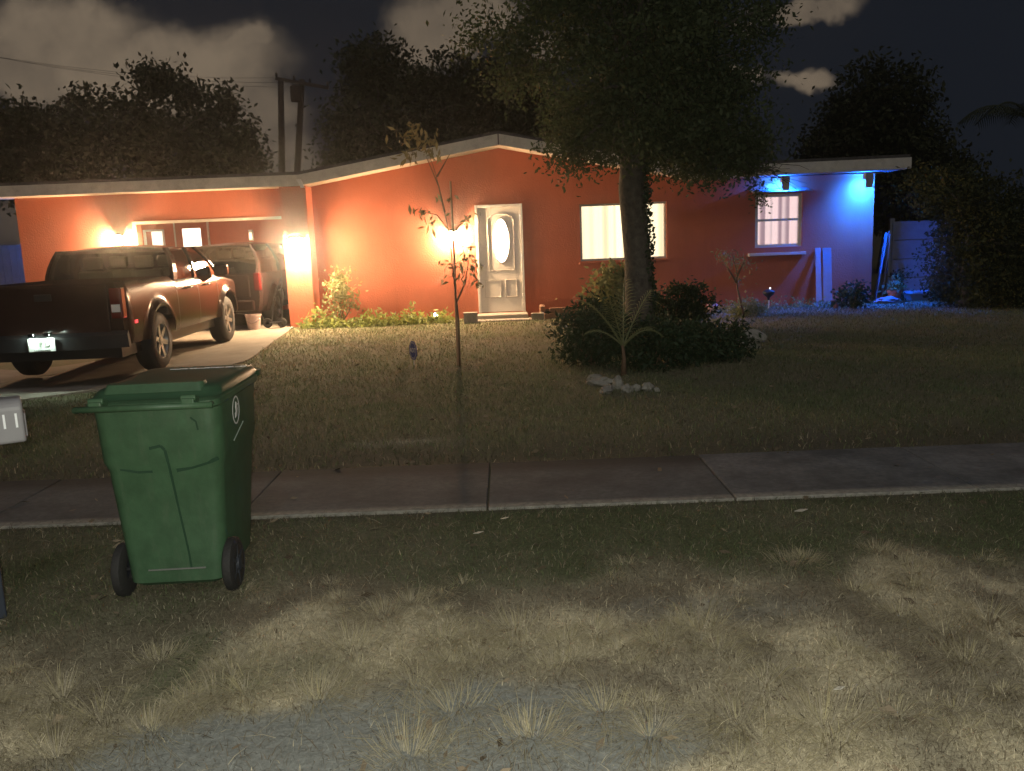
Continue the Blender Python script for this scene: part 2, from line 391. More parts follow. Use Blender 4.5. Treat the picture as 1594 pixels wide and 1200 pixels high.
# grass blades
def blades(name, n, xr, yr, hmin, hmax, wid, seed, lean=.5, keep=None, colf=None, m=None):
    r = np.random.default_rng(seed); V = []; Cc = []
    X = r.uniform(0, 1, n); Y = r.uniform(0, 1, n)
    out = []
    for i in range(n):
        y = yr(Y[i]); x0, x1 = xr(y); x = x0+(x1-x0)*X[i]
        if keep and not keep(x, y, r): continue
        out.append((x, y))
    P = np.array(out); n = len(P)
    Z = np.array([gz(a, b) for a, b in P]); cols = np.array([colf(a, b, r) for a, b in P])
    h = r.uniform(hmin, hmax, n)*np.array([1.0]*n); ang = r.uniform(0, 2*pi, n); ln = np.abs(r.normal(0, lean, n))*h
    wa = r.uniform(0, 2*pi, n); w = wid*(.6+.8*r.random(n))*(.6+.12*P[:, 1])
    base = np.stack([P[:, 0], P[:, 1], Z-.005], 1); wv = np.stack([np.cos(wa)*w/2, np.sin(wa)*w/2, 0*w], 1)
    dv = np.stack([np.cos(ang)*ln, np.sin(ang)*ln, h*0], 1); up = np.stack([h*0, h*0, h], 1)
    mid = base+dv*.35+up*.62; tip = base+dv+up*np.where(r.random(n) < .5, 1, .72)[:, None]
    VV = np.stack([base-wv, base+wv, mid+wv*.7, mid-wv*.7, tip+wv*.12, tip-wv*.12], 1).reshape(-1, 3)
    k6 = np.arange(n)*6; FF = np.concatenate([np.stack([k6, k6+1, k6+2, k6+3], 1), np.stack([k6+3, k6+2, k6+4, k6+5], 1)])
    o = npmesh(name, VV, FF, m, col=np.repeat(cols, 6, axis=0)); return o
blade_mat = vcol_mat('grass_blade', nvar=.0, trans=.4, rough=.7)
def xr_near(y): return (-.68*y-.5, .66*y+.4)
def keep_near(x, y, r):
    if 5.04+.10*patch(x, 0, 1.3, 2)-(.05 if r.random() < .25 else 0) < y-.06 and y < 6.3: return False
    s = zone(x, y)[0]; return r.random() > s*.72
def col_near(x, y, r):
    s, st, g, c = zone(x, y); u = r.random()
    if u < .07+.25*st: c = STRAW*(.7+.5*r.random())*(1-.4*g)
    elif u < .3 and g > .3: c = GREEN*(.8+.8*r.random())
    elif u < .42: c = BROWN*(.8+.5*r.random())
    return c*(.7+.65*r.random())
tag(blades('grass', 160000, xr_near, lambda u: 2.1+3.08*u**1.25, .007, .040, .0036, 11, 1.9, keep_near, col_near, blade_mat),
    'patchy dry and green verge grass between the road edge and the sidewalk', 'grass', kind='stuff')
def inside_drive(x, y): return x < drive_edge(y) and y > 6.2
def drive_edge(y): 
    if y > 12: return -3.7+(-4.2+3.7)*(y-12)/4.9
    return max(-8.2, -3.7-.35*(12-y)-.75*max(0, 10.9-y)**1.3)
def keep_far(x, y, r):
    if y < 6.10+.08*patch(x, 0, 1.1, 8) or inside_drive(x+.1*patch(x, y, 2, 5), y) or y > 17 and -9.5 < x < 7.2: return False
    if y < 7.2: return r.random() < .2+.7*max(0, y-6.2)
    return r.random() > .35*exp(-((x-.2)/1.0)**2-((y-12.6)/1.0)**2)
def col_far(x, y, r):
    s, st, g, c = zone(x, y); u = r.random()
    if u < .12: c = STRAW*(.3+.35*r.random())
    elif u < .35: c = GREEN*(.8+.7*r.random())
    return c*(.75+.7*r.random())
tag(blades('grass', 150000, lambda y: (max(-.66*y-.3, -9.5), min(.64*y+.4, 11.5)), lambda u: 6.03+12.4*u**1.35, .02, .06, .0052, 12, .9, keep_far, col_far, blade_mat),
    'dark worn front lawn of thin olive and brown grass before the red house', 'grass', kind='stuff')
# long dry straw tufts
r = np.random.default_rng(5); TV = []; TC = []
tufts = [grd(*p) for p in [(590,960),(640,940),(700,1000),(640,1070),(540,1010),(800,985),(880,1000),(930,985),(960,1010),(1000,1100),(1010,1150),(935,1110),(860,1040),(1060,975),
         (1090,985),(1215,1050),(1190,1070),(1250,870),(1240,880),(360,1050),(330,1085),(250,1030),(150,1120),(100,1090),(240,1140),(1330,920),(1370,860),(1400,960),(1470,990),
         (1500,1030),(1540,970),(1560,1080),(1310,1010),(1140,1130),(1280,1130),(1400,1120),(1030,1010),(380,1080),(520,935),(90,1180),(500,1090),(700,1110),(640,1180),(830,1150),(1180,1000)]]
for k in range(420):
    y = r.uniform(2.4, 4.1); x = r.uniform(*xr_near(y))
    s, st, g, _ = zone(x, y)
    if s < .75 and patch(x, y, 2.4, 41) > -.02 and (st > .15 or r.random() < .25): tufts.append(Vector((x, y, 0)))
for ti, t in enumerate(tufts):
    big = 1.0 if ti < 45 else r.uniform(.35, .75); nb = int(r.uniform(150, 280)*big)
    sc = r.uniform(.7, 1.8)*big; wind = r.uniform(0, 2*pi)
    for b in range(nb):
        a = r.uniform(0, 2*pi); L = r.uniform(.06, .16)*sc; rr = r.uniform(0, .08)*sc
        p = np.array([t.x+cos(a)*rr, t.y+sin(a)*rr, -.004]); dirv = np.array([cos(a)+.5*cos(wind), sin(a)+.5*sin(wind), 0]); dirv /= np.linalg.norm(dirv)+1e-6
        w = np.array([-dirv[1], dirv[0], 0])*r.uniform(.0006, .0012); out = r.uniform(.45, 1.05)**.8
        q1 = p+dirv*L*.45*out+np.array([0, 0, L*.42*(1.15-out*.7)]); q2 = p+dirv*L*1.1*out+np.array([0, 0, L*.42*(1.2-out)])
        TV += [p-w, p+w, q1+w*.8, q1-w*.8, q2+w*.12, q2-w*.12]
        c = (STRAW*r.uniform(.6, 1.25))*np.array([1, 1, r.uniform(.8, 1.1)]); TC += [c]*6
k6 = np.arange(len(TV)//6)*6
npm = npmesh('straw_grass', np.array(TV), np.concatenate([np.stack([k6, k6+1, k6+2, k6+3], 1), np.stack([k6+3, k6+2, k6+4, k6+5], 1)]), blade_mat, col=np.array(TC))
tag(npm, 'pale dry straw tufts splayed over the bare verge in the foreground', 'dry grass', kind='stuff')

# driveway, sidewalk, floor of the carport
m_drive = mat('driveway_concrete', (.22, .19, .155), .9, col2=(.36, .32, .26), vscale=1.6, bump=.3, bscale=60)
b = MB(); top = [(-9.2, 17.15), (-9.2, 6.28)] + [(drive_edge(y), y) for y in np.arange(6.28, 17.2, .4)]+[(-4.22, 17.15)]
n = len(top)
b.add([(x, y, gz(x, y)+.022) for x, y in top]+[(x, y, gz(x, y)-.10) for x, y in top], [tuple(range(n))]+[(i, (i+1) % n, n+(i+1) % n, n+i) for i in range(n)])
struct(b.build('driveway', m_drive))
def walk_mat():
    m = bpy.data.materials.new('sidewalk_concrete'); m.use_nodes = True; t = m.node_tree; bs = t.nodes['Principled BSDF']
    tcn = t.nodes.new('ShaderNodeTexCoord'); sx = t.nodes.new('ShaderNodeSeparateXYZ'); t.links.new(tcn.outputs['Object'], sx.inputs[0])
    n = t.nodes.new('ShaderNodeTexNoise'); n.inputs['Scale'].default_value = 2.2; n.inputs['Detail'].default_value = 8; n.inputs['Roughness'].default_value = .68; t.links.new(tcn.outputs['Object'], n.inputs[0])
    n2 = t.nodes.new('ShaderNodeTexNoise'); n2.inputs['Scale'].default_value = 30; n2.inputs['Detail'].default_value = 6; t.links.new(tcn.outputs['Object'], n2.inputs[0])
    def mth(op, a, bb, c=None):
        q = t.nodes.new('ShaderNodeMath'); q.operation = op
        for i, v in enumerate((a, bb, c)):
            if v is None: continue
            if isinstance(v, (int, float)): q.inputs[i].default_value = v
            else: t.links.new(v, q.inputs[i])
        return q.outputs[0]
    # grime: the slabs left of the joint are darker; a cleaner, worn rim along the near edge
    e = mth('ADD', sx.outputs[1], mth('MULTIPLY', mth('SUBTRACT', n.outputs[0], .5), .10))
    rim = t.nodes.new('ShaderNodeMapRange'); rim.inputs[1].default_value = 5.16; rim.inputs[2].default_value = 5.10; t.links.new(e, rim.inputs[0])
    left = t.nodes.new('ShaderNodeMapRange'); left.inputs[1].default_value = 1.36; left.inputs[2].default_value = 1.34; left.inputs[3].default_value = 0; left.inputs[4].default_value = 1; t.links.new(sx.outputs[0], left.inputs[0])
    far = t.nodes.new('ShaderNodeMapRange'); far.inputs[1].default_value = 5.80; far.inputs[2].default_value = 5.98; t.links.new(e, far.inputs[0])
    cr = t.nodes.new('ShaderNodeMapRange'); cr.inputs[1].default_value = .3; cr.inputs[2].default_value = .7; t.links.new(n.outputs[0], cr.inputs[0])
    m1 = t.nodes.new('ShaderNodeMix'); m1.data_type = 'RGBA'; t.links.new(mth('MULTIPLY', cr.outputs[0], mth('MULTIPLY', n2.outputs[0], 2.0)), m1.inputs[0]); m1.inputs[6].default_value = (.055, .057, .062, 1); m1.inputs[7].default_value = (.17, .172, .178, 1)
    m2 = t.nodes.new('ShaderNodeMix'); m2.data_type = 'RGBA'; t.links.new(mth('MULTIPLY', left.outputs[0], .35), m2.inputs[0]); t.links.new(m1.outputs[2], m2.inputs[6]); m2.inputs[7].default_value = (.05, .045, .04, 1)
    m3 = t.nodes.new('ShaderNodeMix'); m3.data_type = 'RGBA'; t.links.new(mth('MULTIPLY', mth('MULTIPLY', left.outputs[0], far.outputs[0]), .8), m3.inputs[0]); t.links.new(m2.outputs[2], m3.inputs[6]); m3.inputs[7].default_value = (.03, .026, .022, 1)
    m4 = t.nodes.new('ShaderNodeMix'); m4.data_type = 'RGBA'; t.links.new(mth('MULTIPLY', rim.outputs[0], n2.outputs[0]), m4.inputs[0]); t.links.new(m3.outputs[2], m4.inputs[6]); m4.inputs[7].default_value = (.42, .39, .32, 1)
    t.links.new(m4.outputs[2], bs.inputs['Base Color']); bs.inputs['Roughness'].default_value = .9
    bp = t.nodes.new('ShaderNodeBump'); bp.inputs['Strength'].default_value = .35; bp.inputs['Distance'].default_value = .01; t.links.new(n2.outputs[0], bp.inputs['Height']); t.links.new(bp.outputs[0], bs.inputs['Normal'])
    return m
b = MB(); js = [-14, -12.2, -10.4, -8.6, -6.8, -5.0, -3.35, -1.72, -.18, 1.35, 2.85, 4.35, 5.85, 7.35, 8.85, 10.35, 12, 13.6]
for i in range(len(js)-1):
    dz = random.uniform(-.004, .004)
    b.box((js[i]+.006, 5.06, -.1), (js[i+1]-.006, 6.13, .022+dz))
struct(b.build('sidewalk', walk_mat(), bevel=.006))

# ================================================================= house
YF = 17.0; YE = 16.42     # wall front, eave front
XL, XR = -9.5, 7.2
house = thing('red_house', 'low orange red stucco house with a shallow gable and an attached carport', 'house', (0, YF, 0))
HO = house.location.copy()
EL, ER, AP = 2.76, 2.62, 3.36      # wall heights at gable feet and apex
XG0, XA, XG1 = -3.83, -.08, 3.55
def wtop(x):
    if x < XG0: return EL+.02
    if x < XA: return EL+(AP-EL)*(x-XG0)/(XA-XG0)
    if x < XG1: return AP+(ER-AP)*(x-XA)/(XG1-XA)
    return ER
holes = [(-7.2, -4.24, -1, 2.23), (-.60, .33, .20, 2.30), (1.45, 3.15, 1.14, 2.24), (4.88, 5.80, 1.27, 2.30)]
bx = sorted(set([XL, XR, XG0, XA, XG1]+[h[0] for h in holes]+[h[1] for h in holes]))
b = MB()
for i in range(len(bx)-1):
    x0, x1 = bx[i], bx[i+1]; xm = (x0+x1)/2; hh = [h for h in holes if h[0] <= xm <= h[1]]
    spans = []
    if hh:
        h = hh[0]
        if h[2] > 0: spans.append((-.05, -.05, h[2], h[2]))
        spans.append((h[3], h[3], wtop(x0), wtop(x1)))
    else: spans.append((-.05, -.05, wtop(x0+1e-6), wtop(x1-1e-6)))
    for (a0, a1, c0, c1) in spans:
        b.prism([(x0, YF, a0), (x1, YF, a1), (x1, YF, c1), (x0, YF, c0)], (0, .2, 0))
# sides, back, carport inner walls
b.box((XL, YF+.2, -.05), (XL+.2, 24, EL)); b.box((XR-.2, YF+.2, -.05), (XR, 24, ER))
b.box((XL+.2, 23.8, -.05), (XR-.2, 24, 2.62))
b.box((-4.24, YF+.2, -.05), (-4.04, 23.8, EL))
b.build('wall', M['wall'], house, origin=HO)
# carport back wall with the inner openings
BY = 21.4
b = MB(); bh = [(-8.95, -8.10, 1.0, 2.02), (-7.95, -7.10, .05, 2.1)]
# (window and glazed door seen over the vehicles)
def inner(px0, py0, px1, py1): a = at(px0, py0, BY); c = at(px1, py1, BY); return (a.x, c.x, c.z, a.z)
W1 = inner(223, 358, 259, 392); D1 = inner(284, 356, 318, 408)
ih = sorted([W1, D1]); xx = [-9.3]+[v for h in ih for v in (h[0], h[1])]+[-4.24]
for i in range(len(xx)-1):
    x0, x1 = xx[i], xx[i+1]; hh = [h for h in ih if h[0]-1e-6 <= (x0+x1)/2 <= h[1]+1e-6]
    if hh:
        b.box((x0, BY, 0), (x1, BY+.15, hh[0][2])); b.box((x0, BY, hh[0][3]), (x1, BY+.15, 2.75))
    else: b.box((x0, BY, 0), (x1, BY+.15, 2.75))
b.build('carport_back_wall', M['wall'], house, origin=HO)
lit_white = mat('lit_interior', (.9, .88, .8), .8, emit=(1, .93, .78), es=1.3)
def win(name, h, y, m, fr=.045, mull=None, pane=True):
    x0, x1, z0, z1 = h; f = MB()
    f.box((x0, y, z0), (x0+fr, y+.07, z1)); f.box((x1-fr, y, z0), (x1, y+.07, z1))
    f.box((x0+fr, y, z0), (x1-fr, y+.07, z0+fr)); f.box((x0+fr, y, z1-fr), (x1-fr, y+.07, z1))
    for q in mull or []:
        if q[0] == 'h': f.box((x0+fr, y+.004, q[1]-.022), (x1-fr, y+.064, q[1]+.022))
        else: f.box((q[1]-.02, y+.004, z0+fr), (q[1]+.02, y+.064, z1-fr))
    fo = f.build(name, m, house, origin=HO, bevel=.004)
    if pane:
        MB().box((x0+fr, y+.03, z0+fr), (x1-fr, y+.036, z1-fr)).build('pane', M['glass'], fo, origin=HO)
    return fo
w = win('window', W1, BY-.03, M['white'])
MB().box((W1[0]-.3, BY+1.2, W1[2]-.5), (W1[1]+.3, BY+1.22, W1[3]+.4)).build('lit_room', lit_white, w, origin=HO)
q = MB(); 
for k in range(5): q.box((W1[0]+.08+k*.14, BY+.7, W1[2]+.02), (W1[0]+.15+k*.14, BY+.85, W1[2]+.12+.1*((k*7) % 3)))
q.box((W1[1]-.22, BY+.5, W1[2]), (W1[1]-.1, BY+.6, W1[3]-.08)); q.build('kitchen_shelf', mat('shelf_wood', (.3, .2, .12), .6), w, origin=HO)
dr = MB(); x0, x1, z0, z1 = D1
dr.box((x0-.16, BY-.05, .02), (x0-.002, BY-.005, z1+.14)); dr.box((x1+.002, BY-.05, .02), (x1+.16, BY-.005, z1+.14)); dr.box((x0-.002, BY-.05, z1+.002), (x1+.002, BY-.005, z1+.14)); dr.box((x0-.002, BY-.05, .02), (x1+.002, BY-.005, z0-.002))
dob = dr.build('carport_door', mat('door_dark_red', (.40, .15, .09), .5, var=.1), house, origin=HO)
MB().box((x0, BY-.035, z0), (x1, BY-.025, z1)).build('pane', lit_white, dob, origin=HO)
MB().box((x0-.2, BY-.06, .02), (x0-.162, BY-.004, z1+.2)).box((x1+.162, BY-.06, .02), (x1+.2, BY-.004, z1+.2)).box((x0-.2, BY-.06, z1+.142), (x1+.2, BY-.004, z1+.2)).build('door_frame', M['trim'], dob, origin=HO)
# lintel trim round the carport opening
b = MB(); b.box((-7.2, YF-.03, 2.18), (-4.24, YF-.003, 2.235)); b.box((-7.27, YF-.03, 0), (-7.203, YF-.003, 2.235)); b.build('opening_trim', M['soffit'], house, origin=HO)
b = MB(); b.box((-9.3, YF+.2, 2.66), (-4.24, BY, 2.69)); b.build('carport_ceiling', mat('carport_ceiling', (.60, .45, .36), .8), house, origin=HO)
# pillar
b = MB(); b.box((-4.24, 16.5, 0), (-3.74, YF-.002, EL)); b.build('pillar', M['wall'], house, origin=HO, bevel=.01)
# roof: flat wings + gable, boxed eaves
TH = .20
b = MB()
def slab(xa, za, xb, zb, y0=YE, y1=24.6, t=.06, dz=0):
    b.prism([(xa, y0, za+dz), (xb, y0, zb+dz), (xb, y0, zb+t+dz), (xa, y0, za+t+dz)], (0, y1-y0, 0))
tl, ta, tr = EL+TH, AP+TH, ER+TH
slab(-10.6, tl, XG0, tl, YE+.02); slab(XG0, tl, XA, ta, YE+.02); slab(XA, ta, XG1, tr, YE+.02); slab(XG1, tr, 7.62, tr+.03, YE+.02)
b.build('roof', M['roof'], house, origin=HO)
b = MB()
def fas(xa, za, xb, zb): b.prism([(xa, YE-.03, za), (xb, YE-.03, zb), (xb, YE-.03, zb+TH), (xa, YE-.03, za+TH)], (0, .04, 0))
fas(-10.6, EL-.0, XG0, EL); fas(XG0, EL, XA, AP); fas(XA, AP, XG1, ER); fas(XG1, ER, 7.62, ER+.03)
b.box((7.58, YE+.012, ER+.03), (7.62, 24.5, ER+TH+.02))
b.build('fascia', M['trim'], house, origin=HO)
b = MB()
for (xa, za, xb, zb) in ((-10.6, EL, XG0, EL), (XG0, EL, XA, AP), (XA, AP, XG1, ER), (XG1, ER, 7.58, ER+.03)):
    b.prism([(xa, YE+.012, za+.004), (xb, YE+.012, zb+.004), (xb, YE+.012, zb+.03), (xa, YE+.012, za+.03)], (0, YF-YE+.19, 0))
b.build('soffit', M['soffit'], house, origin=HO)
b = MB(); b.prism([at(461, 279, 16.36), at(468, 279, 16.36), at(474, 292, 16.36), at(468, 292, 16.36)], (0, .02, 0)); b.build('downspout_elbow', M['white'], house, origin=HO)
b = MB(); b.box((XA-.012, YE-.045, AP+.0), (XA+.012, YE-.032, AP+TH)); b.build('fascia_joint', mat('joint_dark', (.12, .09, .07), .8), house, origin=HO)
# interior partitions: ceiling so no light leaks
b = MB(); b.box((-4.0, YF+.22, 2.5), (XR-.22, 23.7, 2.55)); b.build('ceiling', M['white'], house, origin=HO)

# front door
dx0, dx1, dz0, dz1 = -.60, .33, .20, 2.30
door = MB().box((dx0+.05, YF+.01, dz0+.01), (dx1-.05, YF+.055, dz1-.05)).build('front_door', mat('door_paint', (.80, .76, .70), .4), house, origin=HO, bevel=.004)
f = MB(); f.box((dx0, YF-.03, dz0), (dx0+.05, YF+.09, dz1)); f.box((dx1-.05, YF-.03, dz0), (dx1, YF+.09, dz1)); f.box((dx0+.05, YF-.03, dz1-.05), (dx1-.05, YF+.09, dz1)); f.build('door_frame', M['white'], door, origin=HO, bevel=.004)
ocx, ocz = -.115+.01, 1.60
gm_ = mat('door_panel_shade', (.66, .62, .57), .5)
def mould(b, pts, r=.011):
    b.tube(pts+[pts[0], pts[1]], r, 6, cap=False)
b = MB()
def rect(x0, x1, z0, z1, y): return [(x0, y, z0), (x1, y, z0), (x1, y, z1), (x0, y, z1)]
def arch(x0, x1, z0, z1, y): 
    pts = [(x0, y, z0), (x1, y, z0)]; 
    return pts+[((x0+x1)/2+(x1-x0)/2*cos(a), y, z1-.12+.12*sin(a)) for a in np.linspace(0, pi, 12)]
mould(b, arch(ocx-.25, ocx+.25, 1.03, 2.12, YF+.008))
mould(b, rect(dx0+.15, ocx-.04, .50, .84, YF+.008)); mould(b, rect(ocx+.06, dx1-.16, .50, .84, YF+.008))
mould(b, [(ocx+.165*cos(a), YF+.008, ocz+.43*sin(a)) for a in np.linspace(0, 2*pi, 40)[:-1]], .016)
b.build('moulding', gm_, door, origin=HO, smooth=True)
b = MB(); n = 40; pts = [(ocx+.15*cos(a), YF+.004, ocz+.415*sin(a)) for a in np.linspace(0, 2*pi, n+1)[:-1]]
b.add(pts, [tuple(range(n))]); b.build('oval_glass', mat('lit_oval_glass', (.9, .9, .9), .3, emit=(1, .95, .88), es=4), door, origin=HO)
MB().lathe([(.0, -.07), (.028, -.065), (.032, -.045), (.012, -.03), (.012, 0)], 14, (dx0+.11, YF+.01, 1.12), 'Y').build('door_knob', M['chrome'], door, origin=HO, smooth=True)
for z in (.45, 1.25, 2.0): MB().box((dx1-.056, YF-.012, z), (dx1-.04, YF+.012, z+.1)).build('hinge', M['chrome'], door, origin=HO)
# picture window
def curtain(x0, x1, z0, z1, y, m, seed, parent, freq=11, amp=.035, name='curtain', gap=None):
    r = random.Random(seed); n = 120; V = []; T = []
    ph = r.random()*6
    for i in range(n+1):
        t = i/n; x = x0+(x1-x0)*t; w = sin(t*freq*2*pi+ph+1.5*sin(t*5+ph)); w2 = sin(t*freq*.45*2*pi+ph*2)
        yv = y+amp*w+amp*.6*w2; tt = .5+.5*(w*.5+w2*.5)
        V += [(x-HO.x, yv-HO.y, z0), (x-HO.x, yv-HO.y, z1)]; T += [tt, tt]
    I = np.arange(n)*2; Fc = np.stack([I, I+2, I+3, I+1], 1)
    return npmesh(name, np.array(V), Fc, m, parent, attr=np.array(T))
def curtain_mat(name, dark, light, es):
    m = bpy.data.materials.new(name); m.use_nodes = True; t = m.node_tree; bs = t.nodes['Principled BSDF']
    a = t.nodes.new('ShaderNodeAttribute'); a.attribute_name = 'tint'
    cr = t.nodes.new('ShaderNodeMapRange'); cr.interpolation_type = 'SMOOTHSTEP'; cr.inputs[1].default_value = .12; cr.inputs[2].default_value = .62; t.links.new(a.outputs['Fac'], cr.inputs[0])
    mx = t.nodes.new('ShaderNodeMix'); mx.data_type = 'RGBA'; t.links.new(cr.outputs[0], mx.inputs[0]); mx.inputs[6].default_value = (*dark, 1); mx.inputs[7].default_value = (*light, 1)
    t.links.new(mx.outputs[2], bs.inputs['Base Color']); t.links.new(mx.outputs[2], bs.inputs['Emission Color']); bs.inputs['Emission Strength'].default_value = es; bs.inputs['Roughness'].default_value = .9  # room light and fold shade are put into the curtain's glow colour
    return m
pw = win('picture_window', holes[2], YF+.06, M['trim'], .04, [('v', 2.42)])
cm1 = curtain_mat('cream_curtain_lit', (.85, .70, .44), (1, .87, .60), 1.3)
curtain(1.40, 2.34, 1.1, 2.3, YF+.30, cm1, 3, pw, 4.5); curtain(2.28, 3.2, 1.1, 2.3, YF+.36, cm1, 8, pw, 3)
MB().box((1.42, YF-.03, 1.09), (3.18, YF+.055, 1.137)).build('sill', M['wall'], house, origin=HO, bevel=.004)
bw = win('bedroom_window', holes[3], YF+.02, M['white'], .06, [('h', 1.80)])
cm2 = curtain_mat('pink_curtain_lit', (.36, .25, .29), (.80, .62, .62), 1.0)
curtain(4.84, 5.85, 1.22, 2.34, YF+.26, cm2, 5, bw, 5.2, .03)
sl = MB().box((4.74, YF-.10, 1.115), (5.86, YF-.003, 1.17)).build('window_ledge', M['white'], house, origin=HO, bevel=.006)
b = MB(); b.prism([(4.76, YF-.003, 2.40), (4.76, YF-.34, 2.33), (4.76, YF-.34, 2.31), (4.76, YF-.003, 2.37)], (1.12, 0, 0)); b.build('window_awning', mat('awning_metal', (.30, .30, .32), .5, metal=.3, var=.1), house, origin=HO)
# steps at the door
b = MB(); b.box((-.62, 16.45, 0), (.36, YF-.002, .195)); b.build('doorstep', M['concrete'], house, origin=HO, bevel=.01)
b = MB(); b.box((-.75, 16.1, 0), (.62, 16.448, .125)); b.build('lower_step', M['concrete'], house, origin=HO, bevel=.01)

# ---- wall lanterns
def lantern(label, loc, cat='wall lamp', power=None):
    t = thing('wall_lantern', label, cat, loc, 0, 'capped wall lanterns on the house front')
    x, y, z = 0, 0, 0
    MB().box((-.05, .055, -.10), (.05, .0995, .10)).tube([(0, .07, .05), (0, .03, .075), (0, 0, .10)], .012, 8).build('bracket', M['black'], t, bevel=.004)
    MB().lathe([(.045, -.09), (.05, -.07), (.055, .06), (.05, .07)], 20, capb=True, capt=True).build('lamp_glass', M['lamp_glow'], t, smooth=True)
    MB().lathe([(.0, .135), (.03, .13), (.10, .095), (.105, .085), (.03, .078)], 20, capt=True).build('cap', M['black'], t, smooth=True)
    return t
t = thing('globe_lamp', 'capped globe lamp, oversized to stand in for its glare, on the orange pillar beside the carport opening', 'wall lamp', (at(460, 382, 16.31).x, 16.31, at(460, 382, 16.36).z))
MB().box((-.05, .165, -.07), (.05, .188, .07)).tube([(0, .17, 0), (0, .12, 0)], .03, 10).build('bracket', M['black'], t, bevel=.004)
MB().lathe([(.165*sin(a), -.165*cos(a)) for a in np.linspace(.02, pi-.02, 16)], 24, capb=True, capt=True).build('lamp_globe', mat('lit_globe', (1, .85, .6), .5, emit=(1, .70, .40), es=560), t, smooth=True)  # globe enlarged so the glowing ball stands in for lamp glare
MB().lathe([(.0, .235), (.06, .225), (.20, .15), (.215, .125), (.205, .125), (.05, .18)], 28, capt=True).build('cap', M['black'], t, smooth=True)
lantern('lit lantern on the wall left of the white front door', (at(706, 372, 16.9).x, 16.9, 1.74))
lantern('lit lantern behind the pickup roof, left of the carport opening', (at(186, 384, 16.9).x, 16.9, 1.90))
# little light on the carport back wall
t = thing('wall_light', 'small dim light box on the carport back wall above the parked van', 'wall light', at(390, 366, BY-.1))
MB().box((-.05, 0, -.13), (.05, .095, .13)).build('housing', M['white'], t, bevel=.01)
MB().box((-.035, -.012, -.10), (.035, -.002, .06)).build('lens', mat('dim_lens', (1, .9, .7), .4, emit=(1, .7, .45), es=1.6), t)
# unseen lamp added behind the lintel to brighten the carport
t = thing('carport_fill_lamp', 'unseen round lamp added on the carport ceiling to brighten the carport', 'fill lamp', (-6.1, 18.3, 2.66))
MB().lathe([(.0, -.07), (.10, -.06), (.13, -.02), (.13, 0)], 20).build('lamp_glass', mat('carport_fill_glow', (1, .8, .6), .5, emit=(1, .66, .42), es=420), t, smooth=True)
# blue LED floods under the eave
def blue(label, px, py, tilt=0):
    p = at(px, py, YF-.30); p.z = ER-.09
    t = thing('blue_eave_light', label, 'flood light', p, 0, 'blue floodlights under the right eave')
    MB().box((-.07, -.05, .02), (.07, .06, .088)).box((-.07, -.06, -.19), (.07, -.051, .088)).box((-.079, -.06, -.04), (-.0705, .06, .088)).box((.0705, -.06, -.04), (.079, .06, .088)).build('housing', M['trim'], t, bevel=.003)  # long front lip added to keep the blue light off the lawn
    MB().box((-.06, -.045, .006), (.06, .055, .018)).build('lens', mat('blue_led', (.1, .3, 1), .4, emit=(.005, .115, 1), es=6500), t)
    return t
blue('blue floodlight under the eave at the right corner of the house', 1352, 262)
blue('blue floodlight under the eave above the bedroom window awning', 1222, 265)

# ================================================================= vehicles
def wheel(parent, x, y, r, w, side):
    tw = MB().lathe([(r*.60, -w*.5), (r*.9, -w*.5), (r*.985, -w*.36), (r, -w*.2), (r, w*.2), (r*.985, w*.36), (r*.9, w*.5), (r*.60, w*.5)], 36, (0, 0, 0), 'X').build('wheel', M['rubber'], parent, autos=50)
    tw.location = (x, y, r)
    s = side; rim = MB(); R = r*.62; o = s*w*.42
    rim.lathe([(R, s*w*.47), (R*.93, s*w*.46), (R*.86, s*w*.30), (R*.84, -s*w*.3)], 30, axis='X')
    rim.lathe([(R*.26, s*w*.40), (R*.22, s*w*.44), (.001, s*w*.45)], 16, axis='X')
    for k in range(6):
        a = 2*pi*k/6+.3
        Mx = Matrix.Rotation(a, 4, 'X')
        rim.prism([Mx @ Vector(p) for p in ((s*w*.30, -.035, R*.18), (s*w*.30, .035, R*.18), (s*w*.36, .030, R*.90), (s*w*.36, -.030, R*.90))], (s*w*.1, 0, 0))
    rim.build('rim', M['alloy'], tw, autos=40)
    MB().lathe([(.001, -.01), (R*.82, -.01)], 24, axis='X').build('brake_disc', M['black'], tw)
    return tw
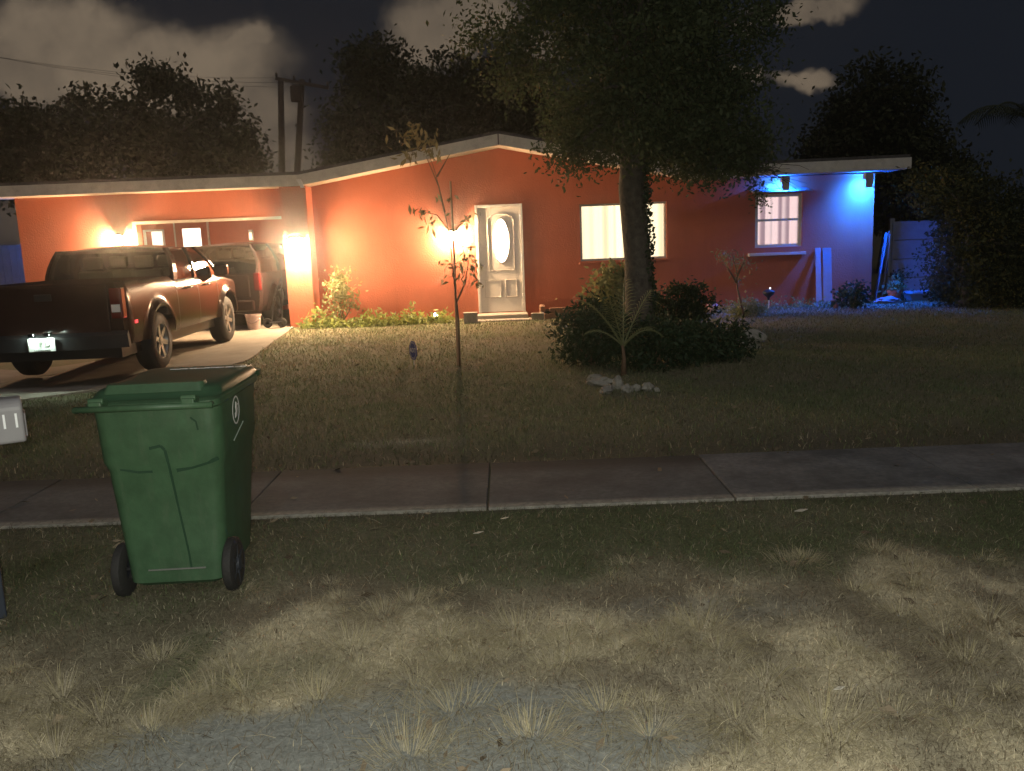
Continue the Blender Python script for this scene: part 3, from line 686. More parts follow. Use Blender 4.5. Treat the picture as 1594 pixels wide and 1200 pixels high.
def vehicle(root, P, paint):
    """lofted lower body with arches, posts + roof + panes, wheels; local +Y is forward"""
    L0, L1 = P['rear'], P['front']; ar, af = P['axles']; rt = P['tyre']; HW = P['hw']; AR = rt+.085
    def zb(y):
        z = P['sill']
        for a in (ar, af):
            if abs(y-a) < AR: z = max(z, rt+sqrt(AR*AR-(y-a)**2)-.01)
        z = max(z, P['sill']+.16*sstep(L0+.45, L0, y)*0+.10*sstep(L1-.5, L1, y)); return z
    zt = P['top']
    def xw(y, z):
        x = HW-.05*max(0, (z-.85)/.35)**2-.05*max(0, (.68-z)/.3)**2
        for a in (ar, af):
            d = sqrt((y-a)**2+(z-rt)**2); x += .05*exp(-((d-AR-.02)/.055)**2)
        x -= .035*sstep(L0+.18, L0, y)+P.get('nose', .16)*sstep(L1-.55, L1, y)**2
        return x
    ys_ = sorted(set([round(v, 3) for v in list(np.arange(L0, L1, .06))+[L1]+[a+s*AR*k for a in (ar, af) for s in (-1, 1) for k in (1, .99, .96, .9, .8, .65, .5, .3)]+P.get('ys', [])]))
    rings = []; NS = 11
    for y in ys_:
        b0, t0 = zb(y), zt(y); ring = []
        side = [(xw(y, b0+(t0-b0)*k/(NS-1)), b0+(t0-b0)*k/(NS-1)) for k in range(NS)]
        side[-1] = (side[-1][0]-.02, side[-1][1])
        left = [(-x, z) for x, z in side]; right = list(reversed(side)); xt = side[-1][0]
        if P['bed'] and P['bed'][0] < y < P['bed'][1]:
            mid = [(-xt+.07, t0), (-xt+.08, .78), (-.2, .78), (.2, .78), (xt-.08, .78), (xt-.07, t0)]
        else:
            c = P['crown'](y); mid = [(-xt+.06, t0+c*.35), (-xt*.7, t0+c*.75), (-.2, t0+c), (.2, t0+c), (xt*.7, t0+c*.75), (xt-.06, t0+c*.35)]
        rings.append([Vector((x, y, z)) for x, z in left+mid+right])
    m = MB(); m.loft(rings, closed=False, caps=False); n = len(rings[0])
    for rg in (rings[0], rings[-1]):   # closing faces
        k = len(m.v); m.v += list(rg); m.f += [(k+i, k+i+1, k+n-2-i, k+n-1-i) for i in range(n//2-1)]
    body = m.build('body', paint, root, autos=38)
    MB().box((-HW+.14, L0+.12, .30), (HW-.14, L1-.25, .62)).build('chassis', M['black'], root)
    # greenhouse
    G = P['gh']; bz, rz = G['belt'], G['roof']; bw, rw = G['bw'], G['rw']; y0b, y0t, y1t, y1b = G['y']   # rear belt, rear roof, front roof, front belt
    def pt(s, y, t): return Vector((s*(bw+(rw-bw)*t**2.2), y, bz+(rz-bz)*t))
    def post(s, ya, yb, wa, wb):
        pil = MB()
        for k in range(4):
            t0, t1 = k/4, (k+1)/4
            a0, a1 = ya+(yb-ya)*t0, ya+(yb-ya)*t1; w0, w1 = wa+(wb-wa)*t0, wa+(wb-wa)*t1
            q = [pt(s, a0, t0), pt(s, a0+w0, t0), pt(s, a1+w1, t1), pt(s, a1, t1)]
            pil.prism(q, (-s*.05, 0, 0))
        pil.build('cab_post', paint, root, autos=30)
    for s in (-1, 1):
        post(s, y0b, y0t, G['pw'][0], .10); post(s, y1b-.06, y1t-.06, .07, .06)
        for yb_, yt_, w_ in G['mid']: post(s, yb_, yt_, w_, w_*.8)
    rr = MB(); rings = []
    for k in range(9):
        t = k/8; y = y0t-.04+(y1t-y0t+.06)*t; e = sin(pi*t)**.5 if 0 < t < 1 else 0
        w = rw+.005-.03*(1-e); h = .035*e
        rings.append([Vector((w*c, y, rz-.03+(h+.05)*max(0, 1-abs(c)**3)*(.4+.6*e))) for c in (-1, -.9, -.6, -.2, .2, .6, .9, 1)]+[Vector((w*.96, y, rz-.05)), Vector((-w*.96, y, rz-.05))])
    rr.loft(rings); rr.build('roof', paint, root, autos=40)
    def pane(name, pts):
        return MB().add(pts, [tuple(range(len(pts)))]).build(name, M['car_glass'], root, solid=.004)
    segs = [(y0b+G['pw'][0], y0t+.10)]+[v for yb_, yt_, w_ in G['mid'] for v in ((yb_, yt_), (yb_+w_, yt_+w_*.8))]+[(y1b-.06, y1t-.06)]
    for s in (-1, 1):
        for i in range(0, len(segs), 2):
            (a0, a1), (c0, c1) = segs[i], segs[i+1]
            k = Vector((-s*.02, 0, 0)); lv = (0, .35, .7, 1)
            m = MB(); vs = []
            for t in lv: vs += [pt(s, a0+(a1-a0)*t, t)+k, pt(s, c0+(c1-c0)*t, t)+k]
            m.add(vs, [(0, 1, 3, 2), (2, 3, 5, 4), (4, 5, 7, 6)]); m.build('side_window', M['car_glass'], root, smooth=True)
    def endpane(name, yb, yt, off):
        vs = []; cs = (-1, -.6, 0, .6, 1)
        for t in (0, .5, 1):
            for c in cs: p = pt(1, yb+(yt-yb)*t+off*(1-c*c), t); vs.append(Vector((p.x*.95*c, p.y, p.z)))
        MB().add(vs, [(i+5*j, i+1+5*j, i+6+5*j, i+5+5*j) for j in (0, 1) for i in range(4)]).build(name, M['car_glass'], root, smooth=True)
    endpane('rear_window', y0b+.03, y0t+.03, -P.get('rbulge', .04)); endpane('windshield', y1b-.02, y1t-.02, .10)
    # seats
    fab = mat('seat_fabric', (.05, .045, .04), .9)
    for ysn in P['seats']:
        for sx in ((-.36, .36)):
            m = MB(); m.prism([(sx-.24, ysn, .75), (sx-.24, ysn+.16, .75), (sx-.22, ysn-.02, 1.30), (sx-.22, ysn-.13, 1.30)], (.46, 0, 0))
            m.box((sx-.13, ysn-.14, 1.33), (sx+.13, ysn-.04, 1.50)); m.box((sx-.25, ysn, .62), (sx+.25, ysn+.5, .78)); m.build('seat', fab, root, bevel=.03)
    for s in (-1, 1):
        for a in (ar, af): wheel(root, s*(HW-.125), a, rt, .25, s)
        # mirrors and handles
        m = MB().box((s*HW-.02 if s > 0 else s*HW-.20, y1b-.35, bz-.02), (s*HW+.20 if s > 0 else s*HW+.02, y1b-.24, bz+.15)); m.build('mirror', paint, root, bevel=.03)
        for hy in P['handles']:
            m = MB().tube([(s*(HW-.005), hy-.10, bz-.13), (s*(HW+.035), hy-.08, bz-.13), (s*(HW+.035), hy+.08, bz-.13), (s*(HW-.005), hy+.10, bz-.13)], .014, 8); m.build('door_handle', M['chrome'], root, smooth=True)
        for dy in P['seams']:
            m = MB()
            for k in range(8):
                z0 = P['sill']+.04+(bz-P['sill']-.06)*k/8; z1 = P['sill']+.04+(bz-P['sill']-.06)*(k+1)/8
                m.prism([(s*(xw(dy, z0)-.004), dy-.006, z0), (s*(xw(dy, z0)-.004), dy+.006, z0), (s*(xw(dy, z1)-.004), dy+.006, z1), (s*(xw(dy, z1)-.004), dy-.006, z1)], (s*.006, 0, 0))
            m.build('door_seam', M['black'], root)
    return xw

pk_paint = mat('pickup_paint', (.034, .018, .015), .20, var=.15, vscale=3, coat=.0, spec=.10)
truck = thing('pickup_truck', 'dark crew cab pickup parked on the driveway with its tailgate towards the road', 'pickup truck', (-5.58, 12.83, gz(-5.6, 12.8)+.02), radians(2.4))
def tz(y):
    if y < -.80: return 1.21
    if y < 1.15: return 1.16+.0*y
    return 1.13-.14*sstep(1.15, 2.6, y)
TP = dict(rear=-2.70, front=2.55, axles=(-1.58, 1.58), tyre=.385, hw=.915, sill=.46, top=tz, bed=(-2.62, -.84), ys=[-2.63, -2.61, -.85, -.83, -.81, -.79],
          crown=lambda y: .0 if y < 1.15 else .05, seats=(-.35, .55), handles=(-.35, .55), seams=(-.82, .12, 1.10),
          gh=dict(belt=1.15, roof=1.60, bw=.885, rw=.76, y=(-.84, -.66, .62, 1.36), pw=(.16,), mid=[(.08, .10, .08)]), rbulge=.01)
vehicle(truck, TP, pk_paint)
# tail: gate, handle, lights, bumper, plate, added plate lamps, flares
MB().box((-.74, -2.735, .62), (.74, -2.705, 1.19)).build('tailgate', pk_paint, truck, bevel=.012)
MB().box((-.10, -2.75, 1.02), (.10, -2.737, 1.10)).build('tailgate_handle', M['black'], truck, bevel=.006)
bmp = MB(); bmp.loft([[Vector((x, y, z)) for x, y, z in ((c, -2.86+abs(c/.95)**4*.14, .44), (c, -2.88+abs(c/.95)**4*.14, .60), (c, -2.70, .64), (c, -2.66, .44))] for c in np.linspace(-.93, .93, 15)])
bump_ob = bmp.build('rear_bumper', mat('dark_bumper', (.02, .02, .022), .7, metal=.0), truck, autos=40)
tl_m = mat('tail_light_lens', (.11, .006, .006), .15, coat=1)
for s in (-1, 1):
    m = MB(); m.prism([(s*.90, -2.60, .78), (s*.90, -2.74, .78), (s*.76, -2.745, .78), (s*.76, -2.60, .78)], (0, 0, .37)); o = m.build('tail_light', tl_m, truck, bevel=.02)
    MB().box((s*.83-.05, -2.752, .86), (s*.83+.05, -2.747, .95)).build('reverse_lens', mat('clear_lens', (.75, .7, .68), .15), o)
MB().box((.935, -2.50, .70), (.945, -2.42, .74)).build('side_marker', mat('side_marker', (.8, .03, .05), .3, emit=(1, .05, .08), es=1.0), truck)
pl_m = mat('plate_white', (.85, .88, .84), .5)
plate = MB().box((-.155, -2.905, .445), (.155, -2.895, .60)).build('license_plate', pl_m, truck, bevel=.004)
ink = mat('plate_ink', (.25, .32, .22), .6)
text_part('plate_number', '1 P U', ink, plate, (0, -2.907, .53), (pi/2, 0, 0), .085)
text_part('plate_motto', 'SUNSHINE STATE', M['black'], plate, (0, -2.907, .458), (pi/2, 0, 0), .024)
for px_ in (-.09, .09):
    pg = MB().box((px_-.02, -2.948, .640), (px_+.02, -2.925, .646)).build('plate_fill_lamp', mat('plate_fill_glow', (.9, 1, .9), .4, emit=(.78, 1, .85), es=420), truck)  # added lamps: their light stands in for the plate's flash reflection
    MB().box((px_-.03, -2.958, .6465), (px_+.03, -2.87, .662)).box((px_-.03, -2.958, .632), (px_+.03, -2.950, .6465)).build('lamp_shade', M['black'], pg)
# van in the carport
van_paint = mat('van_paint', (.030, .018, .016), .18, var=.1, vscale=3, coat=.0, spec=.15)
van = thing('minivan', 'dark minivan nosed into the carport, seen from behind the pickup', 'minivan', (-5.58, 18.85, gz(-5.7, 17)+.02), radians(-1.5))
VP = dict(rear=-2.40, front=2.35, axles=(-1.38, 1.45), tyre=.345, hw=.92, sill=.30, top=lambda y: 1.05-.12*sstep(1.3, 2.3, y), bed=None,
          crown=lambda y: .0 if y < 1.2 else .08, seats=(-.5, .45), handles=(-.3, .6), seams=(-.95, .15, 1.15), nose=.25,
          gh=dict(belt=1.04, roof=1.60, bw=.87, rw=.63, y=(-2.34, -1.88, .70, 1.60), pw=(.16,), mid=[(-.90, -.82, .10), (.20, .22, .09)]), rbulge=.10)
vehicle(van, VP, van_paint)
MB().box((-.80, -2.50, .34), (.80, -2.405, .55)).build('rear_bumper', van_paint, van, bevel=.04)
MB().box((-.72, -2.445, .60), (.72, -2.405, 1.03)).build('tailgate', van_paint, van, bevel=.03)
for s in (-1, 1): MB().box((s*.86-.06, -2.435, .72), (s*.86+.06, -2.32, 1.06)).build('tail_light', tl_m, van, bevel=.02)
vp = MB().box((-.155, -2.456, .72), (.155, -2.447, .86)).build('license_plate', mat('dim_plate', (.35, .34, .32), .5), van, bevel=.003)
b = MB(); b.tube([(-.05, -2.44, 1.12), (.45, -2.46, 1.17)], .012, 6); b.build('rear_wiper', M['black'], van)

# ================================================================= wheeled bin
BIN = at(345, 700, 4.0); bz = 0
gp = mat('green_plastic', (.048, .105, .052), .5, var=.22, vscale=9, bump=.06, bscale=90)
def grime(m):
    t = m.node_tree; b = t.nodes['Principled BSDF']; src = b.inputs['Base Color'].links[0].from_socket
    tc_ = t.nodes.new('ShaderNodeTexCoord'); mp = t.nodes.new('ShaderNodeMapping'); mp.inputs['Scale'].default_value = (14, 14, 3); t.links.new(tc_.outputs['Object'], mp.inputs[0])
    n = t.nodes.new('ShaderNodeTexNoise'); n.inputs['Scale'].default_value = 1.6; n.inputs['Detail'].default_value = 10; n.inputs['Roughness'].default_value = .75; t.links.new(mp.outputs[0], n.inputs[0])
    r_ = t.nodes.new('ShaderNodeMapRange'); r_.inputs[1].default_value = .52; r_.inputs[2].default_value = .75; r_.inputs[4].default_value = .55; t.links.new(n.outputs[0], r_.inputs[0])
    mx = t.nodes.new('ShaderNodeMix'); mx.data_type = 'RGBA'; t.links.new(r_.outputs[0], mx.inputs[0]); t.links.new(src, mx.inputs[6]); mx.inputs[7].default_value = (.10, .135, .085, 1)
    t.links.new(mx.outputs[2], b.inputs['Base Color'])
grime(gp)
gd = mat('green_plastic_lid', (.032, .078, .040), .42, var=.15, vscale=6)
gr_dark = mat('green_groove_shade', (.010, .045, .018), .7)
bn = thing('wheeled_trash_bin', 'tall green plastic wheeled trash bin on the verge, hinge side to the road', 'trash bin', (-1.655, 3.96, 0), radians(2.5))
bn.scale = (.97, 1, 1.035)
def rrect(x0, x1, y0, y1, z, r, n=5, dy=0):
    pts = []
    for (cx, cy, a0) in ((x1-r, y0+r, -90), (x1-r, y1-r, 0), (x0+r, y1-r, 90), (x0+r, y0+r, 180)):
        for k in range(n+1):
            a = radians(a0+90*k/n); pts.append(Vector((cx+r*cos(a), cy+r*sin(a), z+dy)))
    return pts
# local: near (hinge, wheel) side is -y ; origin between wheels
b = MB(); rings = []
for (z, hw, ya, yb_, r_) in ((.055, .205, -.02, .47, .05), (.075, .235, -.045, .50, .06), (.30, .252, -.05, .535, .06), (.62, .278, -.065, .58, .065), (.66, .292, -.085, .60, .07), (.86, .300, -.095, .625, .07), (.905, .303, -.10, .63, .07)):
    rings.append(rrect(-hw, hw, ya, yb_, z, r_))
b.loft(rings); body = b.build('bin_body', gp, bn, autos=28)
b = MB(); b.loft([rrect(-.305, .305, -.135, .655, .905, .07), rrect(-.315, .315, -.145, .665, .915, .075), rrect(-.315, .315, -.145, .665, .94, .075), rrect(-.298, .298, -.125, .645, .95, .07)]); b.build('rim', gp, bn, autos=40)
# near face: flat dark strips put groove shade into the colour
def yface(z): 
    pr = [(.055, -.02), (.075, -.045), (.30, -.05), (.62, -.065), (.66, -.085), (.86, -.095), (.905, -.10)]
    for i in range(len(pr)-1):
        if z <= pr[i+1][0]: t = (z-pr[i][0])/(pr[i+1][0]-pr[i][0]); return pr[i][1]+(pr[i+1][1]-pr[i][1])*t
    return -.10
def groove(pts, w=.007):
    b = MB()
    for i in range(len(pts)-1):
        (x0, z0), (x1, z1) = pts[i], pts[i+1]; d = Vector((x1-x0, 0, z1-z0)); nrm = Vector((-d.z, 0, d.x)).normalized()*w
        a = Vector((x0, yface(z0)-.001, z0)); c = Vector((x1, yface(z1)-.001, z1))
        b.prism([a-nrm, a+nrm, c+nrm, c-nrm], (0, .004, 0))
    b.build('groove_shade_strip', gr_dark, bn)
groove([(-.045, .725), (.01, .735), (.028, .715), (.035, .66)]); groove([(.035, .66), (.05, .45), (.075, .22), (.08, .14)], .005)
groove([(-.20, .632), (-.12, .612), (-.05, .612)], .006); groove([(.065, .612), (.14, .625), (.24, .652), (.275, .665)], .009)
groove([(.165, .86), (.19, .84), (.195, .80)], .004)
b = MB(); b.box((-.13, -.052, .135), (.15, -.046, .141)); b.build('axle_bar', mat('galvanised_bar', (.55, .55, .55), .35, metal=.8), bn)
b = MB(); b.tube([(-.29, .02, .125), (.29, .02, .125)], .012, 10); b.build('axle', M['black'], bn)
for s in (-1, 1):
    w = MB().lathe([(.045, -.025), (.105, -.028), (.125, -.018), (.128, 0), (.125, .018), (.105, .028), (.045, .025)], 32, axis='X').build('wheel', M['rubber'], bn, autos=45)
    w.location = (s*.268, .01, .128)
    h = MB(); h.lathe([(.10, s*.029), (.09, s*.015), (.03, s*.012), (.03, s*.036), (.001, s*.038)], 20, axis='X')
    for k in range(6):
        Mx = Matrix.Rotation(2*pi*k/6, 4, 'X'); h.prism([Mx @ Vector(p) for p in ((s*.014, -.007, .028), (s*.014, .007, .028), (s*.014, .007, .095), (s*.014, -.007, .095))], (s*.014, 0, 0))
    h.build('hub', mat('dark_hub', (.035, .04, .05), .45), w, autos=40)
# handle bar and hinge lugs at the near rim
b = MB(); b.tube([(-.30, -.14, .925), (-.31, -.20, .93), (-.31, -.215, .935)], .014, 8); b.tube([(.285, -.14, .925), (.30, -.20, .93)], .014, 8); b.tube([(-.31, -.212, .935), (.31, -.205, .932)], .015, 10); b.build('handle', gp, bn, smooth=True)
for x in (-.22, .20):
    MB().box((x-.03, -.215, .92), (x+.03, -.13, .965)).tube([(x-.035, -.19, .965), (x+.035, -.19, .965)], .016, 8).build('hinge_lug', gp, bn, bevel=.006)
# lid: domed, with a raised rectangle near the hinge and lips
b = MB(); rings = []
for (sc, z) in ((0, .952), (.006, .968), (.02, .984), (.045, .993), (.08, .998), (.13, 1.0)):
    rings.append(rrect(-.308+sc*.9, .308-sc*.9, -.075+sc*.8 if sc else -.11, .69-sc, z, max(.02, .075-sc*.15)))
b.loft(rings); lid = b.build('lid', gd, bn, autos=35)
b = MB(); b.loft([rrect(-.25, .235, -.07, .05, .975, .03), rrect(-.235, .22, -.045, .035, 1.012, .025)]); b.build('lid_ridge', gp, bn, autos=40)
b = MB(); b.loft([rrect(-.318, .318, .60, .705, .93, .04), rrect(-.318, .318, .60, .715, .96, .04)]); b.build('lid_lip', gd, bn, autos=40)
wp = mat('white_print', (.78, .78, .76), .6)
text_part('lid_lettering', 'WASTE COLLECTION SERVICE', wp, bn, (.08, .50, 1.0015), (0, 0, 0), .030)
# round emblem on the right side
def side_pt(y, z): return .3045-.0 + (.0 if z > .66 else 0)
em = MB()
for ra, rb_ in ((.060, .068),):
    n = 36
    vs = [(0, r_*cos(2*pi*k/n), r_*sin(2*pi*k/n)) for r_ in (ra, rb_) for k in range(n)]
    em.add(vs, [(k, (k+1) % n, n+(k+1) % n, n+k) for k in range(n)])
em.prism([(0, -.022, -.035), (0, .012, -.028), (0, .026, .0), (0, .014, .035), (0, -.004, .040), (0, -.012, .012), (0, -.004, -.006), (0, -.022, -.012)], (.0012, 0, 0))
em.prism([(0, .0, .012), (0, .034, .02), (0, .034, .026), (0, .0, .02)], (.0012, 0, 0))
eo = em.build('round_emblem', wp, bn, solid=.001); eo.location = (.3035, .18, .835); eo.rotation_euler = (0, radians(2), radians(1.5))
MB().tube([(.2975, .12, .70), (.3, .30, .755)], .003, 6).build('scratch_mark', mat('pale_scratch', (.3, .36, .3), .7), bn)

# ================================================================= mailbox
mb = thing('mailbox', 'pale grey arched mailbox on a dark post at the left edge, with white digits', 'mailbox', (at(37, 650, 3.8).x, 3.8, 0), radians(31))
b = MB(); prof = [Vector((-.085, 0, 0)), Vector((.085, 0, 0))]+[Vector((.085*cos(a), 0, .11+.085*sin(a)*1.05)) for a in np.linspace(0, pi, 14)]
mx = at(38, 650, 3.85).x-.05
b = MB(); L = .46
sec = [(-.085, 0), (.085, 0), (.085, .15)]+[(.085-.05+.05*cos(a), .15+.05*sin(a)) for a in np.linspace(0, pi/2, 6)[1:]]+[(-.085+.05+.05*cos(a), .15+.05*sin(a)) for a in np.linspace(pi/2, pi, 6)]
b.loft([[Vector((x, yv, z)) for yv, z in sec] for x in (-L/2, -L/2+.02, L/2-.02, L/2)])
ob = b.build('box', mat('mailbox_paint', (.26, .25, .26), .5, var=.08), mb, bevel=.012, seg=3); zmb = at(30, 688, 3.8).z
ob.location = (-L/2, .085, zmb)
bd = MB().box((L/2+.001, -.06, .02), (L/2+.008, .06, .13)).build('door', mat('mailbox_paint', (.26, .25, .26)), ob, bevel=.004)
nm = mat('reflective_white', (.93, .94, .96), .4, emit=(.9, .95, 1), es=.0)
text_part('house_number', '911', nm, ob, (L/2-.078, -.0875, .10), (pi/2, 0, 0), .095, .002)
MB().box((-.30, .04, 0), (-.175, .13, zmb-.001)).build('post', mat('dark_post', (.02, .028, .045), .6, var=.2), mb, bevel=.006)

# ================================================================= vegetation helpers
def limb(b, p0, p1, r0, r1, k=5, wob=.12, seed=0, n=8):
    r = random.Random(seed); pts = []; L = (p1-p0).length
    for i in range(k+1):
        t = i/k; q = p0.lerp(p1, t); a = wob*L*sin(pi*t)
        pts.append(q+Vector((r.uniform(-a, a), r.uniform(-a, a), r.uniform(-a, a)*.4)))
    b.tube(pts, [r0+(r1-r0)*i/k for i in range(k+1)], n); return pts
def tree(label, base, trunk_pts, trunk_r, blobs, n, size, mleaf, clump, group=None, limbs=14, name='tree', cat='tree', nclump=None, twigs=0, shell=.55):
    base = Vector(base); t = thing(name, label, cat, base, 0, group)
    b = MB(); tp = [Vector(p)-base for p in trunk_pts]; b.tube(tp, trunk_r, 14)
    Bl = [((c[0]-base.x, c[1]-base.y, c[2]-base.z), r_) for c, r_ in blobs]
    P, tint, cc = crown_points(Bl, n, clump, nclump, shell)
    r = random.Random(n); top = tp[-1]; 
    for k in range(limbs):
        c = Vector(cc[r.randrange(len(cc))]); s = tp[-1].lerp(tp[-2], r.random()*.8)
        limb(b, s, c, trunk_r[-1]*r.uniform(.3, .6), .015, 5, .10, k, 6)
    b.build('trunk', M['bark'], t, smooth=True)
    leaves('crown', P, size*(.7+.6*RNG.random(n)), mleaf, t, tint=tint)
    return t
def blob(px0, py0, px1, py1, Y, depth=None):
    """ellipsoid whose outline spans the given extents at distance Y"""
    a = at(px0, py0, Y); c = at(px1, py1, Y); rx = abs(c.x-a.x)/2; rz_ = abs(a.z-c.z)/2
    return ((a.x+c.x)/2, Y, (a.z+c.z)/2), (rx, depth or rx, rz_)

# ---- the big front-yard tree
TY = 11.6
tb = Vector((1.80, TY, .04))
bl = [blob(850, -140, 1180, 235, TY, 1.5), blob(820, 60, 1010, 258, TY, 1.2), blob(1000, 40, 1200, 285, TY, 1.2), blob(770, -60, 960, 70, TY, 1.0), blob(900, -350, 1120, -40, TY, 1.4),
      blob(705, 15, 830, 75, TY, .5), blob(760, 70, 870, 150, TY, .6), blob(1150, -60, 1215, 90, TY, .6), blob(850, 200, 930, 262, TY, .5), blob(1030, 190, 1195, 272, TY, .7), blob(1130, 220, 1185, 290, TY, .35), blob(930, -100, 1100, 250, TY, 1.6), blob(900, 130, 1140, 262, TY, 1.2)]
bt = tree('large leafy tree with an ivy wrapped trunk in the front yard', tb,
          [tb, tb+Vector((-.02, 0, .5)), tb+Vector((-.05, 0, 1.3)), tb+Vector((-.12, 0, 2.2)), tb+Vector((-.05, 0, 3.2)), tb+Vector((.05, 0, 4.2))],
          [.25, .20, .175, .17, .15, .09], bl, 74000, .070, M['tree_leaf'], .17, limbs=70, nclump=820, shell=.5)
tb2 = []
for k in range(1100):      # creeper on the trunk
    z = random.uniform(.1, 2.6); a = random.uniform(-.9, .9) ; rr_ = .185+.05*random.random()+.05*max(0, cos(a))*random.random()
    tb2.append((-.03-.045*z+rr_*cos(a), rr_*sin(a), z))
leaves('ivy', np.array(tb2), .055, M['hedge_leaf'], bt, elong=1.3)
# drooping bare twigs over the blue wall
b = MB()
for k in range(16):
    p0 = at(1150+random.uniform(-15, 15), 240+random.uniform(-10, 25), TY)-tb; p1 = at(random.uniform(1185, 1262), random.uniform(262, 300), TY)-tb
    pts = limb(b, p0, p1, .009, .003, 6, .10, k, 5)
    for q in pts[2:5]: b.tube([q, q+Vector((random.uniform(-.12, .14), 0, random.uniform(-.14, .06)))], [.004, .002], 4)
b.build('bare_twig', M['bark'], bt)
# hanging leaf sprig in front of the blue window
pts = [at(1165+k*.075+random.gauss(0, 7), 250+k*.25+random.uniform(-8, 8), TY-.1)-tb for k in range(300)]
leaves('hanging_sprig', np.array([tuple(p) for p in pts]), .05, M['tree_leaf'], bt)

# ---- background trees
def bgtree(label, Y, blobs_px, n, size, trunkx, leaf='dark_leaf', clump=.30, r=.3, name='tree', cat='tree', limbs=16, dep=None):
    bs = [blob(*q, Y, dep or max(1.2, abs(at(q[2], q[1], Y).x-at(q[0], q[1], Y).x)*.35)) for q in blobs_px]
    bx_ = at(trunkx, 400, Y).x; z1 = min(b_[0][2] for b_ in bs)
    return tree(label, (bx_, Y, .1), [(bx_, Y, .1), (bx_+.1, Y, z1*.5), (bx_, Y, z1), (bx_+.2, Y, z1+1.2)], [r, r*.8, r*.7, r*.4], bs, n, size, M[leaf], clump, 'dark trees behind the house', limbs=limbs, nclump=n//30)
bgtree('broad dark tree behind the carport roof at the left', 29, [(-60, 170, 180, 330), (60, 130, 260, 320), (180, 105, 330, 320), (290, 150, 412, 330), (-40, 140, 90, 300), (225, 95, 262, 150), (275, 115, 310, 170), (330, 130, 360, 180), (330, 200, 415, 310), (-200, 120, 20, 330)], 34000, .20, 180, clump=.26)
bgtree('tall dark tree behind the gable, left of its peak', 27, [(525, 58, 640, 160), (500, 120, 700, 260), (620, 80, 760, 190), (690, 90, 850, 200), (495, 205, 640, 300), (600, 200, 760, 260), (520, 230, 560, 290)], 26000, .17, 610, clump=.24)
bgtree('airy dark tree behind the gable, right of its peak', 31, [(720, 110, 860, 200), (760, 190, 900, 260), (700, 150, 960, 230), (1000, 120, 1130, 250)], 14000, .19, 860, clump=.30)
bgtree('tall rounded ficus rising behind the blue lit corner', 27, [(1285, 88, 1450, 250), (1262, 150, 1400, 300), (1330, 180, 1480, 320), (1260, 200, 1300, 280), (1400, 230, 1520, 340), (1300, 240, 1460, 360)], 30000, .17, 1380, clump=.24)
# right-hand shrubbery, lit faintly by the flash
bgtree('straggly dark tree over the fence at the right edge', 15.5, [(1420, 255, 1500, 330), (1475, 260, 1560, 420), (1520, 300, 1620, 480), (1480, 380, 1600, 500), (1465, 330, 1530, 480), (1560, 250, 1700, 480)], 26000, .085, 1500, leaf='dark_leaf', clump=.14, r=.12, limbs=22, dep=.8)
def bush(label, c, rad, n, size, leaf, name='shrub', cat='shrub', clump=.07, group=None, stems=8, elong=2.0, up=0):
    c = Vector(c); t = thing(name, label, cat, (c.x, c.y, gz(c.x, c.y)), 0, group)
    P, tint, cc = crown_points([((0, 0, rad[2]*.95), rad)], n, clump, max(12, n//22), .35)
    P[:, 2] = np.abs(P[:, 2])
    leaves('foliage', P, size*(.7+.6*RNG.random(n)), M[leaf], t, elong=elong, tint=tint, up=up)
    b = MB(); r = random.Random(n)
    for k in range(stems): limb(b, Vector((r.uniform(-.1, .1)*rad[0], r.uniform(-.1, .1), -.02)), Vector(cc[r.randrange(len(cc))]), .014, .004, 4, .08, k, 5)
    b.build('stem', M['twig'], t); return t
for lab, px, py0, py1, Y, w, n in (('leafy dark bush low beside the leaning planks at the right', 1490, 430, 500, 16.6, .7, 2500), ('dark round bush at the far right edge of the lawn', 1560, 420, 505, 15.0, .75, 2600), ('low bush in front of the dark fence', 1400, 430, 470, 17.6, .22, 500)):
    p = at(px, py1, Y); h = at(px, py0, Y).z
    bush(lab, (p.x, Y, 0), (w, .5, h*.52), n, .07, 'dark_leaf')
# palm far right
pm = thing('palm_tree', 'tall dark palm at the right edge of the picture', 'palm tree', (at(1600, 400, 17.5).x, 17.5, .1), 0)
def frond(b, p0, d, L, droop, nl, wl_, up0=.5, leafw=.02, hang=.5):
    d = Vector(d).normalized(); pts = []
    for i in range(9):
        t = i/8; pts.append(p0+d*L*t*(1-.15*t*droop)+Vector((0, 0, up0*L*t-droop*L*t*t)))
    b.tube(pts, [.018*(1-.8*i/8)*L+.003 for i in range(9)], 5)
    side = d.cross(Vector((0, 0, 1))).normalized()
    for i in range(nl):
        t = .12+.86*i/nl; k = t*8; a = int(k); q = pts[a].lerp(pts[min(a+1, 8)], k-a); dd = (pts[min(a+1, 8)]-pts[a]).normalized()
        ln = wl_*(sin(pi*(t*.85+.12))**.6)
        for s in (-1, 1):
            e = q+side*s*ln*.8+dd*ln*.55+Vector((0, 0, -hang*ln)); m_ = q.lerp(e, .5)+Vector((0, 0, .12*ln))
            w = dd*leafw
            b.add([q-w*.5, q+w*.5, m_+w*.5, m_-w*.5, e+w*.05, e-w*.05], [(0, 1, 2, 3), (3, 2, 4, 5)])
b = MB(); b.tube([(0, 0, 0), (.05, 0, 1.5), (-.1, 0, 3.5)], [.16, .12, .10], 12); b.build('trunk', M['bark'], pm, smooth=True)
for k in range(11):
    b = MB(); a = 2*pi*k/11+.2; frond(b, Vector((-.1, 0, 3.45)), (cos(a), sin(a), 0), 1.5, .75, 22, .42, .8, .022); b.build('frond', M['dark_palm'] if 'dark_palm' in M else mat('dark_palm', (.035, .045, .02), .7), pm)
